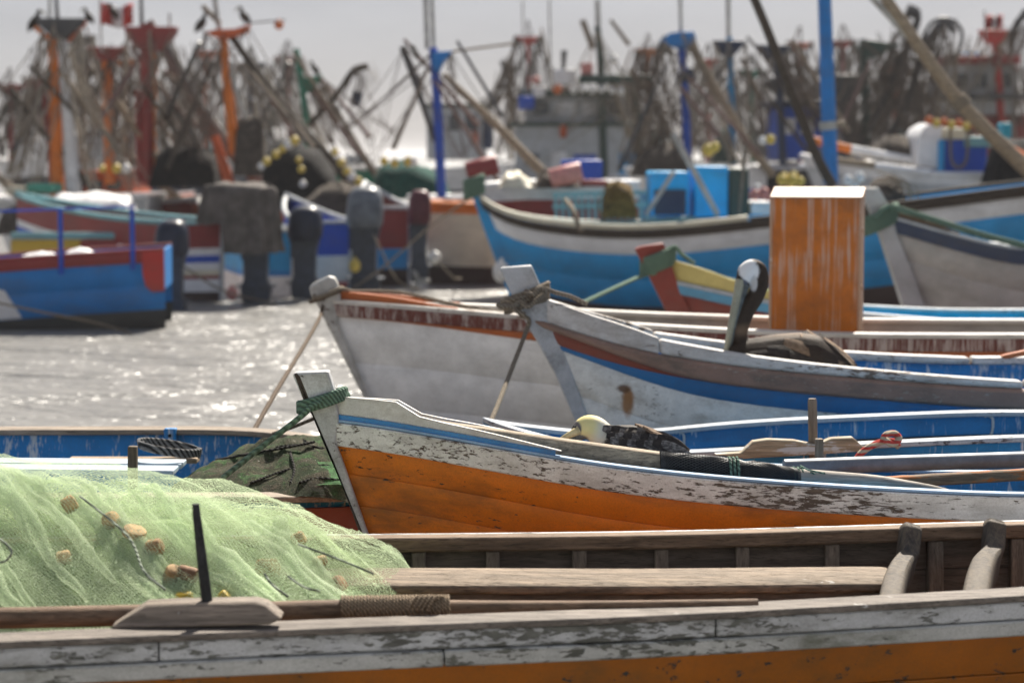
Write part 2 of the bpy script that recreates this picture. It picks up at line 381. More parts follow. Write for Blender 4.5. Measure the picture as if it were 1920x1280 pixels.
# ------------------------------------------------------------------ wooden rowing / fishing boats built station by station
class Boat:
    def __init__(s, name, label, y0, bow_px, trace, L, B, stem=None, ang=0.0, heel=0.0, keel=-0.3, full=0.5, stern=0.8,
                 flare=0.45, rake=0.35, N=44, bowp=2.0, cat='boat'):
        s.a = V(math.cos(ang), math.sin(ang), 0); s.n = V(-math.sin(ang), math.cos(ang), 0)
        s.near = -1 if s.n.y > 0 else 1; s.far = -s.near
        s.L, s.B, s.heel, s.keel, s.full, s.stern, s.flare, s.rake, s.bowp = L, B, heel, keel, full, stern, flare, rake, bowp
        s.y0 = y0; s.bow = V((bow_px - 960) * math.hypot(y0, 0) / F * 1.0, y0, 0)
        s.bow.x = P(bow_px, 600, y0).x
        s.N = N; s.us = [(i / N) ** 1.25 for i in range(N + 1)]
        zs = []
        xs = [t[0] for t in trace]
        for u in s.us:
            h = s.hb(u); p = s.bow + s.a * (L * u) + s.n * (s.near * h)
            z = 0.6
            for _ in range(6):
                px, _py = proj((p.x, p.y, z)); pxc = clamp(px, min(xs), max(xs)); z = zat(p.x, p.y, interp(trace, pxc)) if pxc == px else None
                if z is None: break
            zs.append(None if z is None else z - s.near * heel * h)
        last = None
        for i, z in enumerate(zs):
            if z is None: zs[i] = last
            else: last = z
        nxt = None
        for i in range(len(zs) - 1, -1, -1):
            if zs[i] is None: zs[i] = nxt
            else: nxt = zs[i]
        for _ in range(2):
            zs = [zs[0]] + [(zs[i - 1] + 2 * zs[i] + zs[i + 1]) / 4 for i in range(1, len(zs) - 1)] + [zs[-1]]
        s.zs = zs
        s.root = thing(name, label, cat, (s.bow + s.a * (L / 2)))
    def hb(s, u):
        if u < s.full: return s.B * (1 - (1 - u / s.full) ** s.bowp)
        return s.B * lerp(1, s.stern, sm(u, s.full, 1.0) ** 1.0)
    def zc(s, u): return interp(list(zip(s.us, s.zs)), u)
    def pt(s, u, drop, side, out=0.0):
        z0 = s.zc(u)
        dd = max(drop, 0); st = s.rake * dd
        ss = st + (s.L - st) * u
        t = clamp(dd / (z0 - s.keel))
        fl = lerp(min(0.92, s.flare + 0.35), s.flare, sm(u, 0, s.full))
        h = s.hb(u) * (1 - fl * t ** 1.35) + out
        p = s.bow + s.a * ss + s.n * (side * h)
        return V(p.x, p.y, z0 - drop + s.heel * side * h)
    def u_of(s, px, side=None):
        side = side or s.near
        lo, hi = 0., 1.
        sg = 1 if s.a.x > 0 else -1
        for _ in range(40):
            m = (lo + hi) / 2
            if (proj(s.pt(m, 0, side))[0] - px) * sg > 0: hi = m
            else: lo = m
        return (lo + hi) / 2
    def uspan(s, u0, u1):
        us = [u for u in s.us if u0 + 0.004 < u < u1 - 0.004]
        return [u0] + us + [u1]
    def sweep(s, name, mat, side, poly, u0=0.0, u1=1.0, bevel=0, parent=None, smooth=True, **kw):
        """poly: (out, dz) corners, values or functions of u"""
        mb = MB(); f = lambda q, u: q(u) if callable(q) else q
        rings = [[s.pt(u, -f(dz, u), side, f(o, u)) for o, dz in poly] for u in s.uspan(u0, u1)]
        if side * s.n.y * 1 > 0 or False: rings = [r[::-1] for r in rings]
        mb.loft(rings)
        return mb.build(name, mat, parent or s.root, smooth=smooth, bevel=bevel, **kw)
    def plank(s, mat, side, d0, d1, out=0.0, u0=0.0, u1=1.0, name='plank', seam=0.004, label=None):
        mb = MB(); f = lambda q, u: q(u) if callable(q) else q
        rows = []
        for u in s.uspan(u0, u1):
            a, b = f(d0, u), f(d1, u); e = min(0.006, (b - a) * 0.3); zl = s.zc(u) - s.keel - 0.01
            a, b = min(a, zl), min(b, zl)
            rows.append([s.pt(u, a, side, out - 0.022), s.pt(u, a, side, out - seam), s.pt(u, a + e, side, out), s.pt(u, (a + b) / 2, side, out + 0.001), s.pt(u, b - e, side, out), s.pt(u, b, side, out - seam), s.pt(u, b, side, out - 0.022)])
        mb.grid(rows); return mb.build(name, mat, s.root, ang=50, label=label)
    def hull(s, mat, bounds, sides=(-1, 1), mats=None, out=0.0):
        """strakes between the given drops, each its own plank"""
        for side in sides:
            for i, (a, b) in enumerate(zip(bounds, bounds[1:])):
                s.plank((mats or {}).get(i, mat), side, a, b, out + (0.002 if i % 2 else 0.0))
    def inner(s, mat, depth=0.5, th=0.05, floor=None, fmat=None, name='inner_side'):
        for side in (-1, 1):
            mb = MB()
            mb.grid([[s.pt(u, d, side, -th) if s.hb(u) > th + 0.01 else s.pt(u, d, side, -s.hb(u) + 0.002) for d in (0.004, depth * 0.33, depth * 0.66, depth)] for u in s.us])
            mb.build(name, mat, s.root)
        mb = MB(); dd = depth * 0.96
        mb.grid([[s.pt(u, dd, sd, 0) for sd in (-1, -0.5, 0, 0.5, 1)] for u in s.us])
        mb.build('floor', fmat or mat, s.root)
        mb = MB()
        ring = [s.pt(1, d, sd) for sd, ds in ((-1, (0, .1, .2, .3, .45)), (1, (.45, .3, .2, .1, 0))) for d in ds]
        mb.prism(ring, s.a * -0.03); mb.build('transom', mat, s.root)
    def cap(s, mat, wid=0.10, th=0.028, over=0.02, sides=(-1, 1), u0=0.0, u1=1.0, lift=0.0):
        for side in sides:
            inn = lambda u: max(-wid, -s.hb(u) + 0.004)
            s.sweep('gunwale_cap', mat, side, [(inn, lift), (over, lift), (over, th + lift), (inn, th + lift)], u0, u1, bevel=0.006)
    def washboard(s, mat, top, side_list=(-1, 1), th=0.05, inset=0.0, px_end=None, base=0.028, bevel=0.012, name='washboard', u0=0.004):
        """raised plank along the bow; top = traced upper edge as seen on the near side"""
        u1 = s.u_of(px_end or top[-1][0])
        hh = []
        for u in s.uspan(u0, u1):
            p = s.pt(u, 0, s.near, -inset); px, _ = proj(p)
            hh.append((u, max(0.004, zat(p.x, p.y, interp(top, px)) - p.z)))
        for side in side_list:
            hf = lambda u: max(base + 0.003, interp(hh, u)); inn = lambda u: max(-inset - th, -s.hb(u) + 0.003)
            s.sweep(name, mat, side, [(inn, base), (-inset, base), (-inset, hf), (inn, hf)], u0, u1, bevel=bevel)
        return u1
    def stem(s, mat, poly, th=0.07, name='stem_post', bevel=0.008):
        pts = [P(px, py, s.y0) for px, py in poly]
        mb = MB(); mb.prism([p - s.n * th / 2 for p in pts], s.n * th)
        return mb.build(name, mat, s.root, bevel=bevel)
    def ribs(s, mat, side, pxs, d0, d1, wid=0.05, th=0.04, inset=0.045, name='rib'):
        for px in pxs:
            u = s.u_of(px, side); mb = MB(); du = wid / s.L / 2
            mb.loft([[s.pt(u + e * du, d, side, o) for e, o in ((-1, -inset), (1, -inset), (1, -inset - th), (-1, -inset - th))] for d in (d0, (d0 + d1) / 2, d1)])
            mb.build(name, mat, s.root, bevel=0.005)

# ---- colours of the boats
m_o_orange = paint('orange_hull_paint', (0.70, 0.182, 0.003), under=(0.055, 0.04, 0.03), chip=0.26, dirt=0.85, dirtcol=(0.20, 0.07, 0.010), rough=0.45, scratch=0.9)
m_o_white = paint('orange_boat_white_paint', WHITE, under=(0.13, 0.105, 0.085), chip=0.42, scale=1.5, dirt=0.5, dirtcol=(0.25, 0.23, 0.20), edge=0.16, scratch=0.8)
m_o_white2 = paint('orange_boat_washboard_paint', (0.66, 0.65, 0.63), under=(0.13, 0.10, 0.08), chip=0.32, scale=1.5, dirt=0.5, dirtcol=(0.28, 0.24, 0.19), edge=0.2)
m_o_blue = paint('light_blue_cap_paint', (0.30, 0.46, 0.66), under=(0.2, 0.15, 0.11), chip=0.22, dirt=0.2)
m_blue_groove = paint('blue_groove_paint', (0.05, 0.26, 0.6), chip=0.2)
m_blue_in = paint('blue_inside_paint', (0.010, 0.20, 0.46), under=(0.05, 0.07, 0.10), chip=0.22, dirt=0.45, streak=0.25, dirtcol=(0.03, 0.05, 0.09))
m_blue_in2 = paint('bright_blue_inside_paint', (0.010, 0.22, 0.54), under=(0.05, 0.07, 0.10), chip=0.2, dirt=0.4, streak=0.45, dirtcol=(0.03, 0.05, 0.09))
m_maroon_in = paint('maroon_inside_paint', (0.16, 0.03, 0.015), chip=0.35)

# ================= boat with the orange hull (sharpest thing in the picture)
TR_O = [(596, 787), (610, 788), (700, 799), (800, 816), (900, 834), (1000, 852), (1100, 870), (1200, 883), (1300, 894), (1400, 903), (1600, 917), (1800, 927), (1920, 932)]
bo = Boat('rowing_boat', 'orange hulled rowing boat with chipped white rail and green rope on its stem', 8.75, 606, TR_O, 6.2, 0.62, heel=-0.075, rake=0.33, full=0.55, bowp=2.3)
bo.hull(m_o_orange, [0.10, 0.225, 0.36, 0.50, 0.66, 0.9])
for sd in (-1, 1):
    bo.sweep('sheer_strake', m_o_white, sd, [(-0.02, -0.105), (0.018, -0.105), (0.022, -0.002), (-0.02, -0.002)], bevel=0.006)
bo.cap(m_o_blue, wid=0.085, th=0.012, over=0.010)
uw = bo.washboard(m_o_white2, [(610, 740), (630, 743), (690, 748), (738, 752), (752, 757), (770, 769), (790, 784), (815, 789), (900, 807), (1000, 832), (1030, 842), (1046, 850), (1053, 860)], th=0.055, inset=0.006, base=0.032, bevel=0.014)
for sd in (-1, 1):
    bo.sweep('blue_batten', m_blue_groove, sd, [(-0.05, 0.0125), (0.0, 0.0125), (0.0, 0.032), (-0.05, 0.032)], 0.004, uw - 0.004)
bo.inner(m_blue_in, 0.40, 0.05, fmat=m_wood_brown)
bo.stem(paint('stem_white_paint', (0.55, 0.56, 0.57), under=(0.09, 0.075, 0.06), chip=0.40, scale=1.5, dirt=0.5, stretch=1.0), [(550, 700), (556, 697), (617, 694), (632, 742), (637, 790), (630, 826), (642, 856), (692, 1000), (712, 1060), (700, 1060), (680, 1000), (655, 938), (632, 880), (608, 822), (592, 785), (572, 752)], th=0.085)
mb = MB(); mb.prism([P(a, b, 8.75 - 0.0435) for a, b in ((556, 699), (563, 706), (580, 748), (584, 772), (606, 826), (634, 890), (683, 1005), (676, 1005), (630, 880), (605, 822), (588, 783), (570, 752), (551, 701))], (0, 0.087, 0))
mb.build('stem_band', m_wood_dark, bo.root, bevel=0.003)

# ================= boat the standing pelican sits in
S_P = [(990, 590), (1000, 594), (1050, 613), (1100, 630), (1170, 650), (1236, 664), (1300, 676), (1400, 690), (1500, 700), (1600, 708), (1750, 720), (1920, 731)]
bp = Boat('rowing_boat', 'tall white boat with brown rub rail and blue stripe, dark pelican resting on it', 12.0, 995, S_P, 7.0, 0.75, rake=0.42, full=0.5, bowp=2.0)
m_p_white = paint('pelican_boat_white_paint', (0.80, 0.80, 0.76), under=(0.16, 0.15, 0.12), chip=0.36, scale=2.2, dirt=0.6, dirtcol=(0.30, 0.27, 0.21),
                  stain=[(P(1184, 766, 11.5).x - (bp.bow.x + 3.5), P(1184, 766, 11.5).z, 0.045, 0.11, (0.28, 0.11, 0.015)), (P(1176, 742, 11.5).x - (bp.bow.x + 3.5), P(1176, 742, 11.5).z, 0.05, 0.03, (0.10, 0.04, 0.012))])
m_p_white2 = paint('pelican_boat_cap_paint', (0.64, 0.62, 0.59), under=(0.17, 0.13, 0.10), chip=0.46, scale=1.4, dirt=0.6, dirtcol=(0.22, 0.17, 0.13), edge=0.15)
m_p_brown = paint('pelican_boat_rail_wood', (0.30, 0.18, 0.135), under=(0.40, 0.33, 0.28), chip=0.42, scale=1.6, dirt=0.7, edge=0.08)
m_p_red = paint('pelican_boat_red_paint', (0.24, 0.05, 0.03), chip=0.3, under=(0.3, 0.25, 0.22))
m_p_blue = paint('pelican_boat_blue_paint', (0.010, 0.16, 0.40), chip=0.26, under=(0.13, 0.09, 0.06), dirt=0.3)
aft = lambda u: sm(u, 0.02, 0.14)
rb = lambda u: lerp(0.045, 0.115, aft(u)); gb = lambda u: lerp(0.155, 0.215, aft(u)); rr = lambda u: lerp(0.125, 0.117, aft(u))
for sd in (-1, 1):
    bp.sweep('rub_rail', m_p_brown, sd, [(-0.02, 0.0), (0.02, 0.0), (0.042, -0.015), (0.045, lambda u: -rb(u) + 0.015), (0.025, lambda u: -rb(u)), (-0.02, lambda u: -rb(u))], bevel=0.008)
    bp.plank(m_p_red, sd, rb, rr, 0.006, u1=0.30, name='red_stripe')
    bp.plank(m_p_blue, sd, rr, gb, 0.004, name='blue_stripe')
    for a, b in ((0, 0.33), (0.33, 0.66), (0.66, 1.0)):
        bp.plank(m_p_white, sd, lambda u, a=a: lerp(gb(u), 0.95, a), lambda u, b=b: lerp(gb(u), 0.95, b))
ue = bp.washboard(m_p_white2, [(1000, 553), (1010, 556), (1060, 573), (1100, 588), (1170, 610), (1232, 631), (1236, 634)], th=0.06, inset=-0.01, base=0.0, bevel=0.016)
bp_cap = [(1236, 636), (1245, 638), (1300, 648), (1400, 666), (1500, 679), (1600, 690), (1750, 704), (1920, 715)]
bp.washboard(m_p_white2, bp_cap, th=0.11, inset=-0.012, base=0.0, bevel=0.018, name='gunwale_cap', u0=ue + 0.0002, px_end=1919)
us_ = bp.u_of(1919)
for sd in (-1, 1):
    bp.sweep('gunwale_cap', m_p_white2, sd, [(-0.10, 0), (0.012, 0), (0.012, 0.045), (-0.10, 0.045)], us_ + 0.002, 1.0, bevel=0.012)
bp.inner(m_blue_in2, 0.45, 0.055, fmat=m_wood_dark)
for sd in (-1, 1):
    bp.sweep('inwale', m_blue_in2, sd, [(-0.075, -0.10), (-0.05, -0.10), (-0.05, -0.13), (-0.075, -0.13)], 0.12, 1.0, bevel=0.004)
bp.stem(paint('stem_grey_paint', (0.50, 0.51, 0.52), under=(0.12, 0.08, 0.06), chip=0.22, scale=1.5, dirt=0.5, stretch=1.0), [(937, 503), (943, 501), (996, 497), (1010, 528), (1024, 556), (1034, 600), (1056, 650), (1098, 770), (1130, 850), (1105, 850), (1072, 775), (1040, 700), (1010, 645), (985, 602), (958, 549)], th=0.10)

# ================= white boat behind, maroon rail
S_W = [(598, 566), (610, 568), (700, 575), (800, 583), (900, 592), (1000, 600), (1200, 616), (1400, 627), (1600, 634), (1920, 635)]
bw = Boat('rowing_boat', 'white boat with maroon rail, orange bow coaming and an upright orange locker aft', 14.1, 604, S_W, 8.2, 0.66, rake=0.50, full=0.42, bowp=2.0)
m_w_white = paint('plain_white_hull_paint', (0.82, 0.82, 0.81), chip=0.27, scale=1.4, under=(0.10, 0.09, 0.08), dirt=0.2, dirtcol=(0.3, 0.28, 0.24))
m_w_maroon = paint('maroon_rail_paint', (0.13, 0.022, 0.016), chip=0.22, dirt=0.3, streak=0.7, streak_col=(0.42, 0.36, 0.33), under=(0.3, 0.26, 0.22))
m_w_orange = paint('orange_coaming_paint', (0.50, 0.13, 0.03), chip=0.34, under=(0.35, 0.27, 0.22), dirt=0.3)
m_w_cap = paint('white_cap_paint', (0.62, 0.58, 0.53), chip=0.42, under=(0.30, 0.23, 0.18), dirt=0.3)
os_ = lambda u: 0.088 + 0.072 * sm(u, 0.02, 0.24)
for sd in (-1, 1):
    bw.sweep('rub_rail', m_w_maroon, sd, [(-0.02, 0), (0.03, 0), (0.034, -0.085), (-0.02, -0.085)], bevel=0.008)
    bw.plank(m_w_orange, sd, 0.084, os_, 0.004, name='orange_stripe')
    for a, b in ((0, 0.35), (0.35, 0.68), (0.68, 1.0)):
        bw.plank(m_w_white, sd, lambda u, a=a: lerp(os_(u), 1.0, a), lambda u, b=b: lerp(os_(u), 1.0, b))
bw.cap(m_w_cap, 0.11, 0.03, 0.03)
bw.washboard(m_w_orange, [(620, 545), (650, 547), (740, 557), (765, 562), (800, 568), (852, 578), (858, 584)], th=0.05, inset=0.03, base=0.032)
bw.inner(paint('grey_inside_paint', (0.42, 0.40, 0.38), chip=0.3, dirt=0.5), 0.45, 0.05, fmat=m_wood_dark)
bw.stem(paint('stem_block_paint', (0.50, 0.49, 0.46), under=(0.10, 0.06, 0.05), chip=0.42, scale=1.3, dirt=0.5, stretch=1.0), [(581, 540), (583, 533), (616, 517), (628, 519), (634, 532), (640, 556), (634, 604), (684, 722), (714, 790), (700, 790), (683, 745), (655, 690), (626, 632), (606, 592), (594, 566), (584, 552)], th=0.12, bevel=0.02)

# ================= blue boat lying directly behind the orange one
S_X = [(903, 790), (960, 812), (1100, 848), (1240, 860), (1340, 854), (1500, 846), (1700, 837), (1920, 827)]
bx = Boat('rowing_boat', 'bright blue boat wedged between the orange and the tall white boats', 10.22, 905, S_X, 6.0, 0.52, rake=0.3, full=0.3, bowp=2.6)
m_x_cap = paint('pale_blue_cap_paint', (0.42, 0.47, 0.52), chip=0.38, under=(0.07, 0.06, 0.06), dirt=0.4)
bx.hull(m_blue_in, [0.0, 0.2, 0.4, 0.7])
bx.cap(m_x_cap, 0.085, 0.024, 0.015)
bx.inner(m_blue_in, 0.42, 0.05, fmat=m_wood_dark)
for sd in (-1, 1):
    bx.sweep('inwale', m_wood_dark, sd, [(-0.08, -0.095), (-0.05, -0.095), (-0.05, -0.115), (-0.08, -0.115)], 0.1, 1.0)

# ================= yellow, blue and red boat
S_Y = [(1240, 527), (1260, 531), (1300, 540), (1400, 562), (1500, 580), (1600, 592), (1800, 608), (1920, 612)]
by = Boat('rowing_boat', 'red hulled boat with yellow coaming, blue rail and a red stem', 16.6, 1246, S_Y, 7.5, 0.74, rake=0.45, full=0.45, bowp=2.0)
m_y_red = paint('red_hull_paint', (0.22, 0.028, 0.018), chip=0.14, dirt=0.4)
m_y_blue = paint('steel_blue_rail_paint', (0.09, 0.32, 0.52), chip=0.3, dirt=0.3)
m_y_yel = paint('yellow_coaming_paint', (0.56, 0.47, 0.16), chip=0.16, dirt=0.3, dirtcol=(0.25, 0.2, 0.08))
m_cyan_in = paint('cyan_inside_paint', (0.02, 0.42, 0.66), chip=0.2, dirt=0.3)
by.hull(m_y_red, [0.075, 0.3, 0.55, 1.0])
for sd in (-1, 1):
    by.sweep('rub_rail', m_y_blue, sd, [(-0.02, 0), (0.03, 0), (0.034, -0.08), (-0.02, -0.08)], bevel=0.008)
by.cap(m_x_cap, 0.1, 0.03, 0.03)
by.washboard(m_y_yel, [(1248, 482), (1256, 486), (1300, 499), (1344, 514), (1350, 518), (1440, 546), (1560, 580), (1570, 585)], th=0.06, inset=0.01, base=0.032)
by.inner(m_cyan_in, 0.4, 0.05)
by.stem(m_y_red, [(1190, 467), (1200, 462), (1243, 455), (1253, 480), (1268, 525), (1300, 600), (1330, 680), (1300, 680), (1262, 610), (1240, 565), (1215, 515)], th=0.14)

# ================= pale boat at the right with dark blue rail
S_R = [(1640, 400), (1655, 405), (1700, 418), (1760, 436), (1850, 459), (1920, 476)]
br_ = Boat('rowing_boat', 'dirty white boat with navy rail and worn timber pads on its bow', 19.5, 1648, S_R, 8.0, 0.9, rake=0.46, full=0.5, bowp=1.9)
m_r_white = paint('dirty_white_hull_paint', (0.50, 0.48, 0.44), chip=0.10, dirt=0.55, dirtcol=(0.26, 0.24, 0.2))
m_r_navy = paint('navy_rail_paint', (0.035, 0.06, 0.12), chip=0.2)
br_.hull(m_r_white, [0.13, 0.4, 0.8, 1.35])
for sd in (-1, 1):
    br_.sweep('rub_rail', m_r_navy, sd, [(-0.02, 0), (0.03, 0), (0.034, -0.14), (-0.02, -0.14)], bevel=0.008)
br_.cap(paint('scuffed_deck_paint', (0.52, 0.55, 0.58), chip=0.35, dirt=0.4), 0.30, 0.03, 0.03)
br_.washboard(m_wood_brown, [(1650, 388), (1700, 400), (1712, 404), (1716, 408), (1790, 430), (1800, 437)], th=0.16, inset=0.0, base=0.032, bevel=0.02, name='timber_pad')
br_.inner(m_cyan_in, 0.5, 0.05)
br_.stem(paint('stem_pale_paint', (0.50, 0.50, 0.49), chip=0.15), [(1612, 352), (1645, 352), (1668, 392), (1680, 440), (1712, 520), (1740, 600), (1700, 600), (1668, 500), (1645, 430), (1630, 395)], th=0.16)

# ================= blue boat at left that carries the dark net
S_L = [(0, 943), (500, 941), (650, 940), (760, 930), (850, 910)]
bl = Boat('rowing_boat', 'blue boat at left loaded with a dark green net heap', 9.8, 850, S_L, 7.5, 0.80, ang=math.pi, heel=-0.062, rake=0.1, full=0.2, bowp=3.0)
bl.hull(m_maroon_in, [0.03, 0.25, 0.45])
bl.cap(m_wood_grey, 0.09, 0.028, 0.015)
bl.inner(m_blue_in2, 0.40, 0.05, fmat=m_wood_dark)

# ================= nearest boat, open and unpainted inside
Y1 = lambda s: 0
class NearBoat:
    NL = [P(-260, 1213, 6.02), P(0, 1203, 6.18), P(640, 1176, 6.38), P(1280, 1151, 6.62), P(1920, 1116, 6.90), P(2500, 1080, 7.15), P(3300, 1030, 7.40)]
    FL = [P(-300, 1013, 7.62), P(0, 1011, 7.65), P(700, 1004, 7.74), P(1280, 997, 7.83), P(1920, 978, 7.94), P(2500, 964, 8.0), P(3150, 958, 7.92)]
nb_root = thing('rowing_boat', 'nearest open boat with weathered timber inside and grey white rail over orange hull', 'boat', (0.0, 7.1, 0))
near_l = spline(NearBoat.NL, 10); far_l = spline(NearBoat.FL, 10)
def nsweep(name, mat, line, poly, i0=0, i1=None, bevel=0.006, lab=None, smooth=True):
    """poly: (toward the far side, dz)"""
    mb = MB(); ln = line[i0:i1]
    def nrm(i):
        t = (ln[min(i + 1, len(ln) - 1)] - ln[max(i - 1, 0)]); t.z = 0; t.normalize(); return V(-t.y, t.x, 0)
    mb.loft([[p + nrm(i) * a + V(0, 0, b) for a, b in poly] for i, p in enumerate(ln)])
    return mb.build(name, mat, nb_root, bevel=bevel, label=lab)
m_n_white = paint('near_rail_grey_white_paint', (0.52, 0.53, 0.54), under=(0.13, 0.13, 0.115), chip=0.47, scale=1.1, dirt=0.9, dirtcol=(0.12, 0.115, 0.09), scratch=0.7, edge=0.18)
m_n_white2 = paint('near_strake_grey_white_paint', (0.48, 0.48, 0.46), under=(0.12, 0.12, 0.10), chip=0.46, scale=1.1, dirt=0.9, dirtcol=(0.10, 0.105, 0.07), edge=0.2)
m_n_orange = paint('near_hull_orange_paint', (0.40, 0.118, 0.004), under=(0.05, 0.05, 0.05), chip=0.38, scale=0.6, dirt=0.6, stretch=0.7, dirtcol=(0.12, 0.07, 0.02))
m_n_cap = wood('near_cap_wood', (0.25, 0.215, 0.185), white=0.40, crack=0.7)
m_n_in = wood('near_inside_wood', (0.17, 0.135, 0.105), crack=0.45)
nsweep('gunwale_cap', m_n_cap, near_l, [(0.0, 0.0), (0.0, -0.022), (0.135, -0.022), (0.135, 0.0)], bevel=0.005)
def split_at(pxs):
    cuts = [0] + [min(range(len(near_l)), key=lambda i: abs(proj(near_l[i])[0] - q)) for q in pxs] + [len(near_l) - 1]
    return list(zip(cuts, cuts[1:]))
def shorten(line, i0, i1, g=0.002):
    ln = [Vector(q) for q in line[i0:i1 + 1]]; d0 = (ln[1] - ln[0]).normalized(); d1 = (ln[-1] - ln[-2]).normalized(); ln[0] += d0 * g; ln[-1] -= d1 * g; return ln
for n_, (i0, i1) in enumerate(split_at((290, 1340))):     # strakes are butted, not one endless board
    nsweep('sheer_strake', m_n_white, shorten(near_l, i0, i1), [(0.006 + 0.002 * (n_ % 2), -0.0225), (0.006 + 0.002 * (n_ % 2), -0.083), (0.06, -0.083), (0.06, -0.0225)])
for n_, (i0, i1) in enumerate(split_at((860,))):
    nsweep('rub_strake', m_n_white2, shorten(near_l, i0, i1), [(-0.008 + 0.002 * n_, -0.085), (-0.008 + 0.002 * n_, -0.137), (0.06, -0.137), (0.06, -0.085)])
for a, b in ((-0.138, -0.28), (-0.282, -0.42), (-0.422, -0.62)):
    nsweep('plank', m_n_orange, near_l, [(0.012 - a * 0.25 - 0.02, a), (0.012 - b * 0.25 - 0.02, b), (0.06 - b * 0.25, b), (0.06 - a * 0.25, a)])
nsweep('inner_side', m_n_in, near_l, [(0.10, -0.023), (0.10, -0.40), (0.12, -0.40), (0.12, -0.023)])
m_n_inwale = wood('near_inwale_wood', (0.27, 0.18, 0.115), crack=0.6)
nsweep('inwale', m_n_inwale, far_l, [(-0.055, 0.0), (-0.055, -0.055), (0.03, -0.055), (0.03, 0.0)], bevel=0.010)
nsweep('inner_plank', m_n_in, far_l, [(0.0, -0.056), (-0.010, -0.17), (0.02, -0.17), (0.02, -0.056)], bevel=0.004)
nsweep('inner_plank', m_n_in, far_l, [(-0.012, -0.172), (-0.03, -0.36), (0.02, -0.36), (0.02, -0.172)], bevel=0.004)
nsweep('sheer_strake', m_n_white, far_l, [(0.031, -0.002), (0.031, -0.10), (0.06, -0.10), (0.06, -0.002)])
nsweep('plank', m_n_orange, far_l, [(0.025, -0.101), (0.0, -0.5), (0.03, -0.5), (0.05, -0.101)])
mb = MB(); mb.grid([[a + V(0, 0.08, -0.40), (a + b) / 2 + V(0, 0, -0.42), b + V(0, -0.03, -0.34)] for a, b in zip(near_l, far_l)]); mb.build('floor', m_n_in, nb_root)
a_, b_ = near_l[-1], far_l[-1]; mb = MB(); mb.prism([a_ + V(0, 0.01, -0.024), b_ + V(0, -0.0, -0.06), b_ + V(0, -0.02, -0.5), a_ + V(0, 0.12, -0.5)], (0.04, 0, 0)); mb.build('transom', m_n_orange, nb_root)
# ribs standing against the far planking
def far_at(px):
    best = None
    for i in range(len(far_l) - 1):
        x0, x1 = proj(far_l[i])[0], proj(far_l[i + 1])[0]
        if x0 <= px <= x1: return far_l[i].lerp(far_l[i + 1], (px - x0) / (x1 - x0))
    return far_l[-1]
m_n_rib = wood('near_rib_wood', (0.26, 0.205, 0.155), axis='z', crack=0.45)
for px in (-180, -30, 120, 270, 420, 575, 730, 785, 927, 1086, 1242, 1393, 1558, 1748, 1905, 2060):
    p = far_at(px); mb = MB(); jw = random.uniform(-0.005, 0.005)
    mb.prism([p + V(-0.028 + jw, -0.016, -0.0555), p + V(-0.026 + jw, -0.045, -0.0565), p + V(-0.026 + jw, -0.085, -0.35), p + V(-0.028 + jw, -0.02, -0.35)], (0.055 + jw, 0, 0))
    mb.build('rib', m_n_rib, nb_root, bevel=0.006)
# side bench along the far side
m_n_bench = wood('near_bench_wood', (0.30, 0.225, 0.155), crack=0.75, white=0.22)
bench = [P(400, 1082, 7.28), P(640, 1080, 7.30), P(900, 1080, 7.34), P(1200, 1081, 7.40), P(1500, 1078, 7.47), P(1640, 1077, 7.51), P(1672, 1079, 7.52)]
bl2 = spline(bench, 6); mb = MB()
mb.loft([[p + V(0, 0.10, 0.012), p + V(0, -0.09, 0.0), p + V(0, -0.115, -0.014), p + V(0, -0.115 + 0.004 * nz(i * .9, 0, 0), -0.038 - 0.006 * nz(i * 0.8, 1, 0)), p + V(0, -0.08, -0.05), p + V(0, 0.10, -0.04)] for i, p in enumerate(bl2)])
mb.build('side_bench', m_n_bench, nb_root, bevel=0.006)
mb = MB(); mb.loft([[p + V(0, -0.095, -0.045), p + V(0, -0.095, -0.30), p + V(0, -0.07, -0.30), p + V(0, -0.07, -0.045)] for p in bl2]); mb.build('bench_riser', m_n_in, nb_root)
# two grown timber knees
m_n_knee = wood('near_knee_wood', (0.16, 0.13, 0.095), dark=(0.05, 0.045, 0.045), axis='z', crack=0.35)
def knee(pts, w0=0.065):
    mb = MB(); rings = []
    pp = spline([P(a, b, d) for a, b, d, *_ in pts], 6); ws = [q[3] for q in pts]; ds = [q[4] for q in pts]
    n = len(pp)
    for i, p in enumerate(pp):
        t = i / (n - 1) * (len(pts) - 1); k = min(int(t), len(pts) - 2); wv = lerp(ws[k], ws[k + 1], t - k); dv = lerp(ds[k], ds[k + 1], t - k)
        tg = (pp[min(i + 1, n - 1)] - pp[max(i - 1, 0)]).normalized(); sd = V(1, 0.15, 0); sd = (sd - tg * sd.dot(tg)).normalized(); up = sd.cross(tg).normalized()
        rings.append([p + sd * wv * math.copysign(abs(math.cos(q)) ** 0.38, math.cos(q)) / 2 + up * dv * math.copysign(abs(math.sin(q)) ** 0.38, math.sin(q)) / 2 for q in [2 * math.pi * j / 16 for j in range(16)]])
    mb.loft(rings); return mb.build('knee', m_n_knee, nb_root)
knee([(1708, 984, 7.84, .06, .06), (1706, 996, 7.83, .076, .10), (1703, 1030, 7.80, .072, .11), (1698, 1060, 7.75, .072, .12), (1686, 1084, 7.62, .08, .13), (1676, 1110, 7.45, .085, .13), (1668, 1150, 7.2, .085, .13)])
knee([(1866, 976, 7.87, .06, .06), (1864, 988, 7.86, .076, .10), (1862, 1022, 7.82, .072, .11), (1857, 1052, 7.76, .075, .12), (1843, 1078, 7.60, .09, .14), (1834, 1108, 7.38, .095, .14), (1826, 1150, 7.1, .095, .14)])
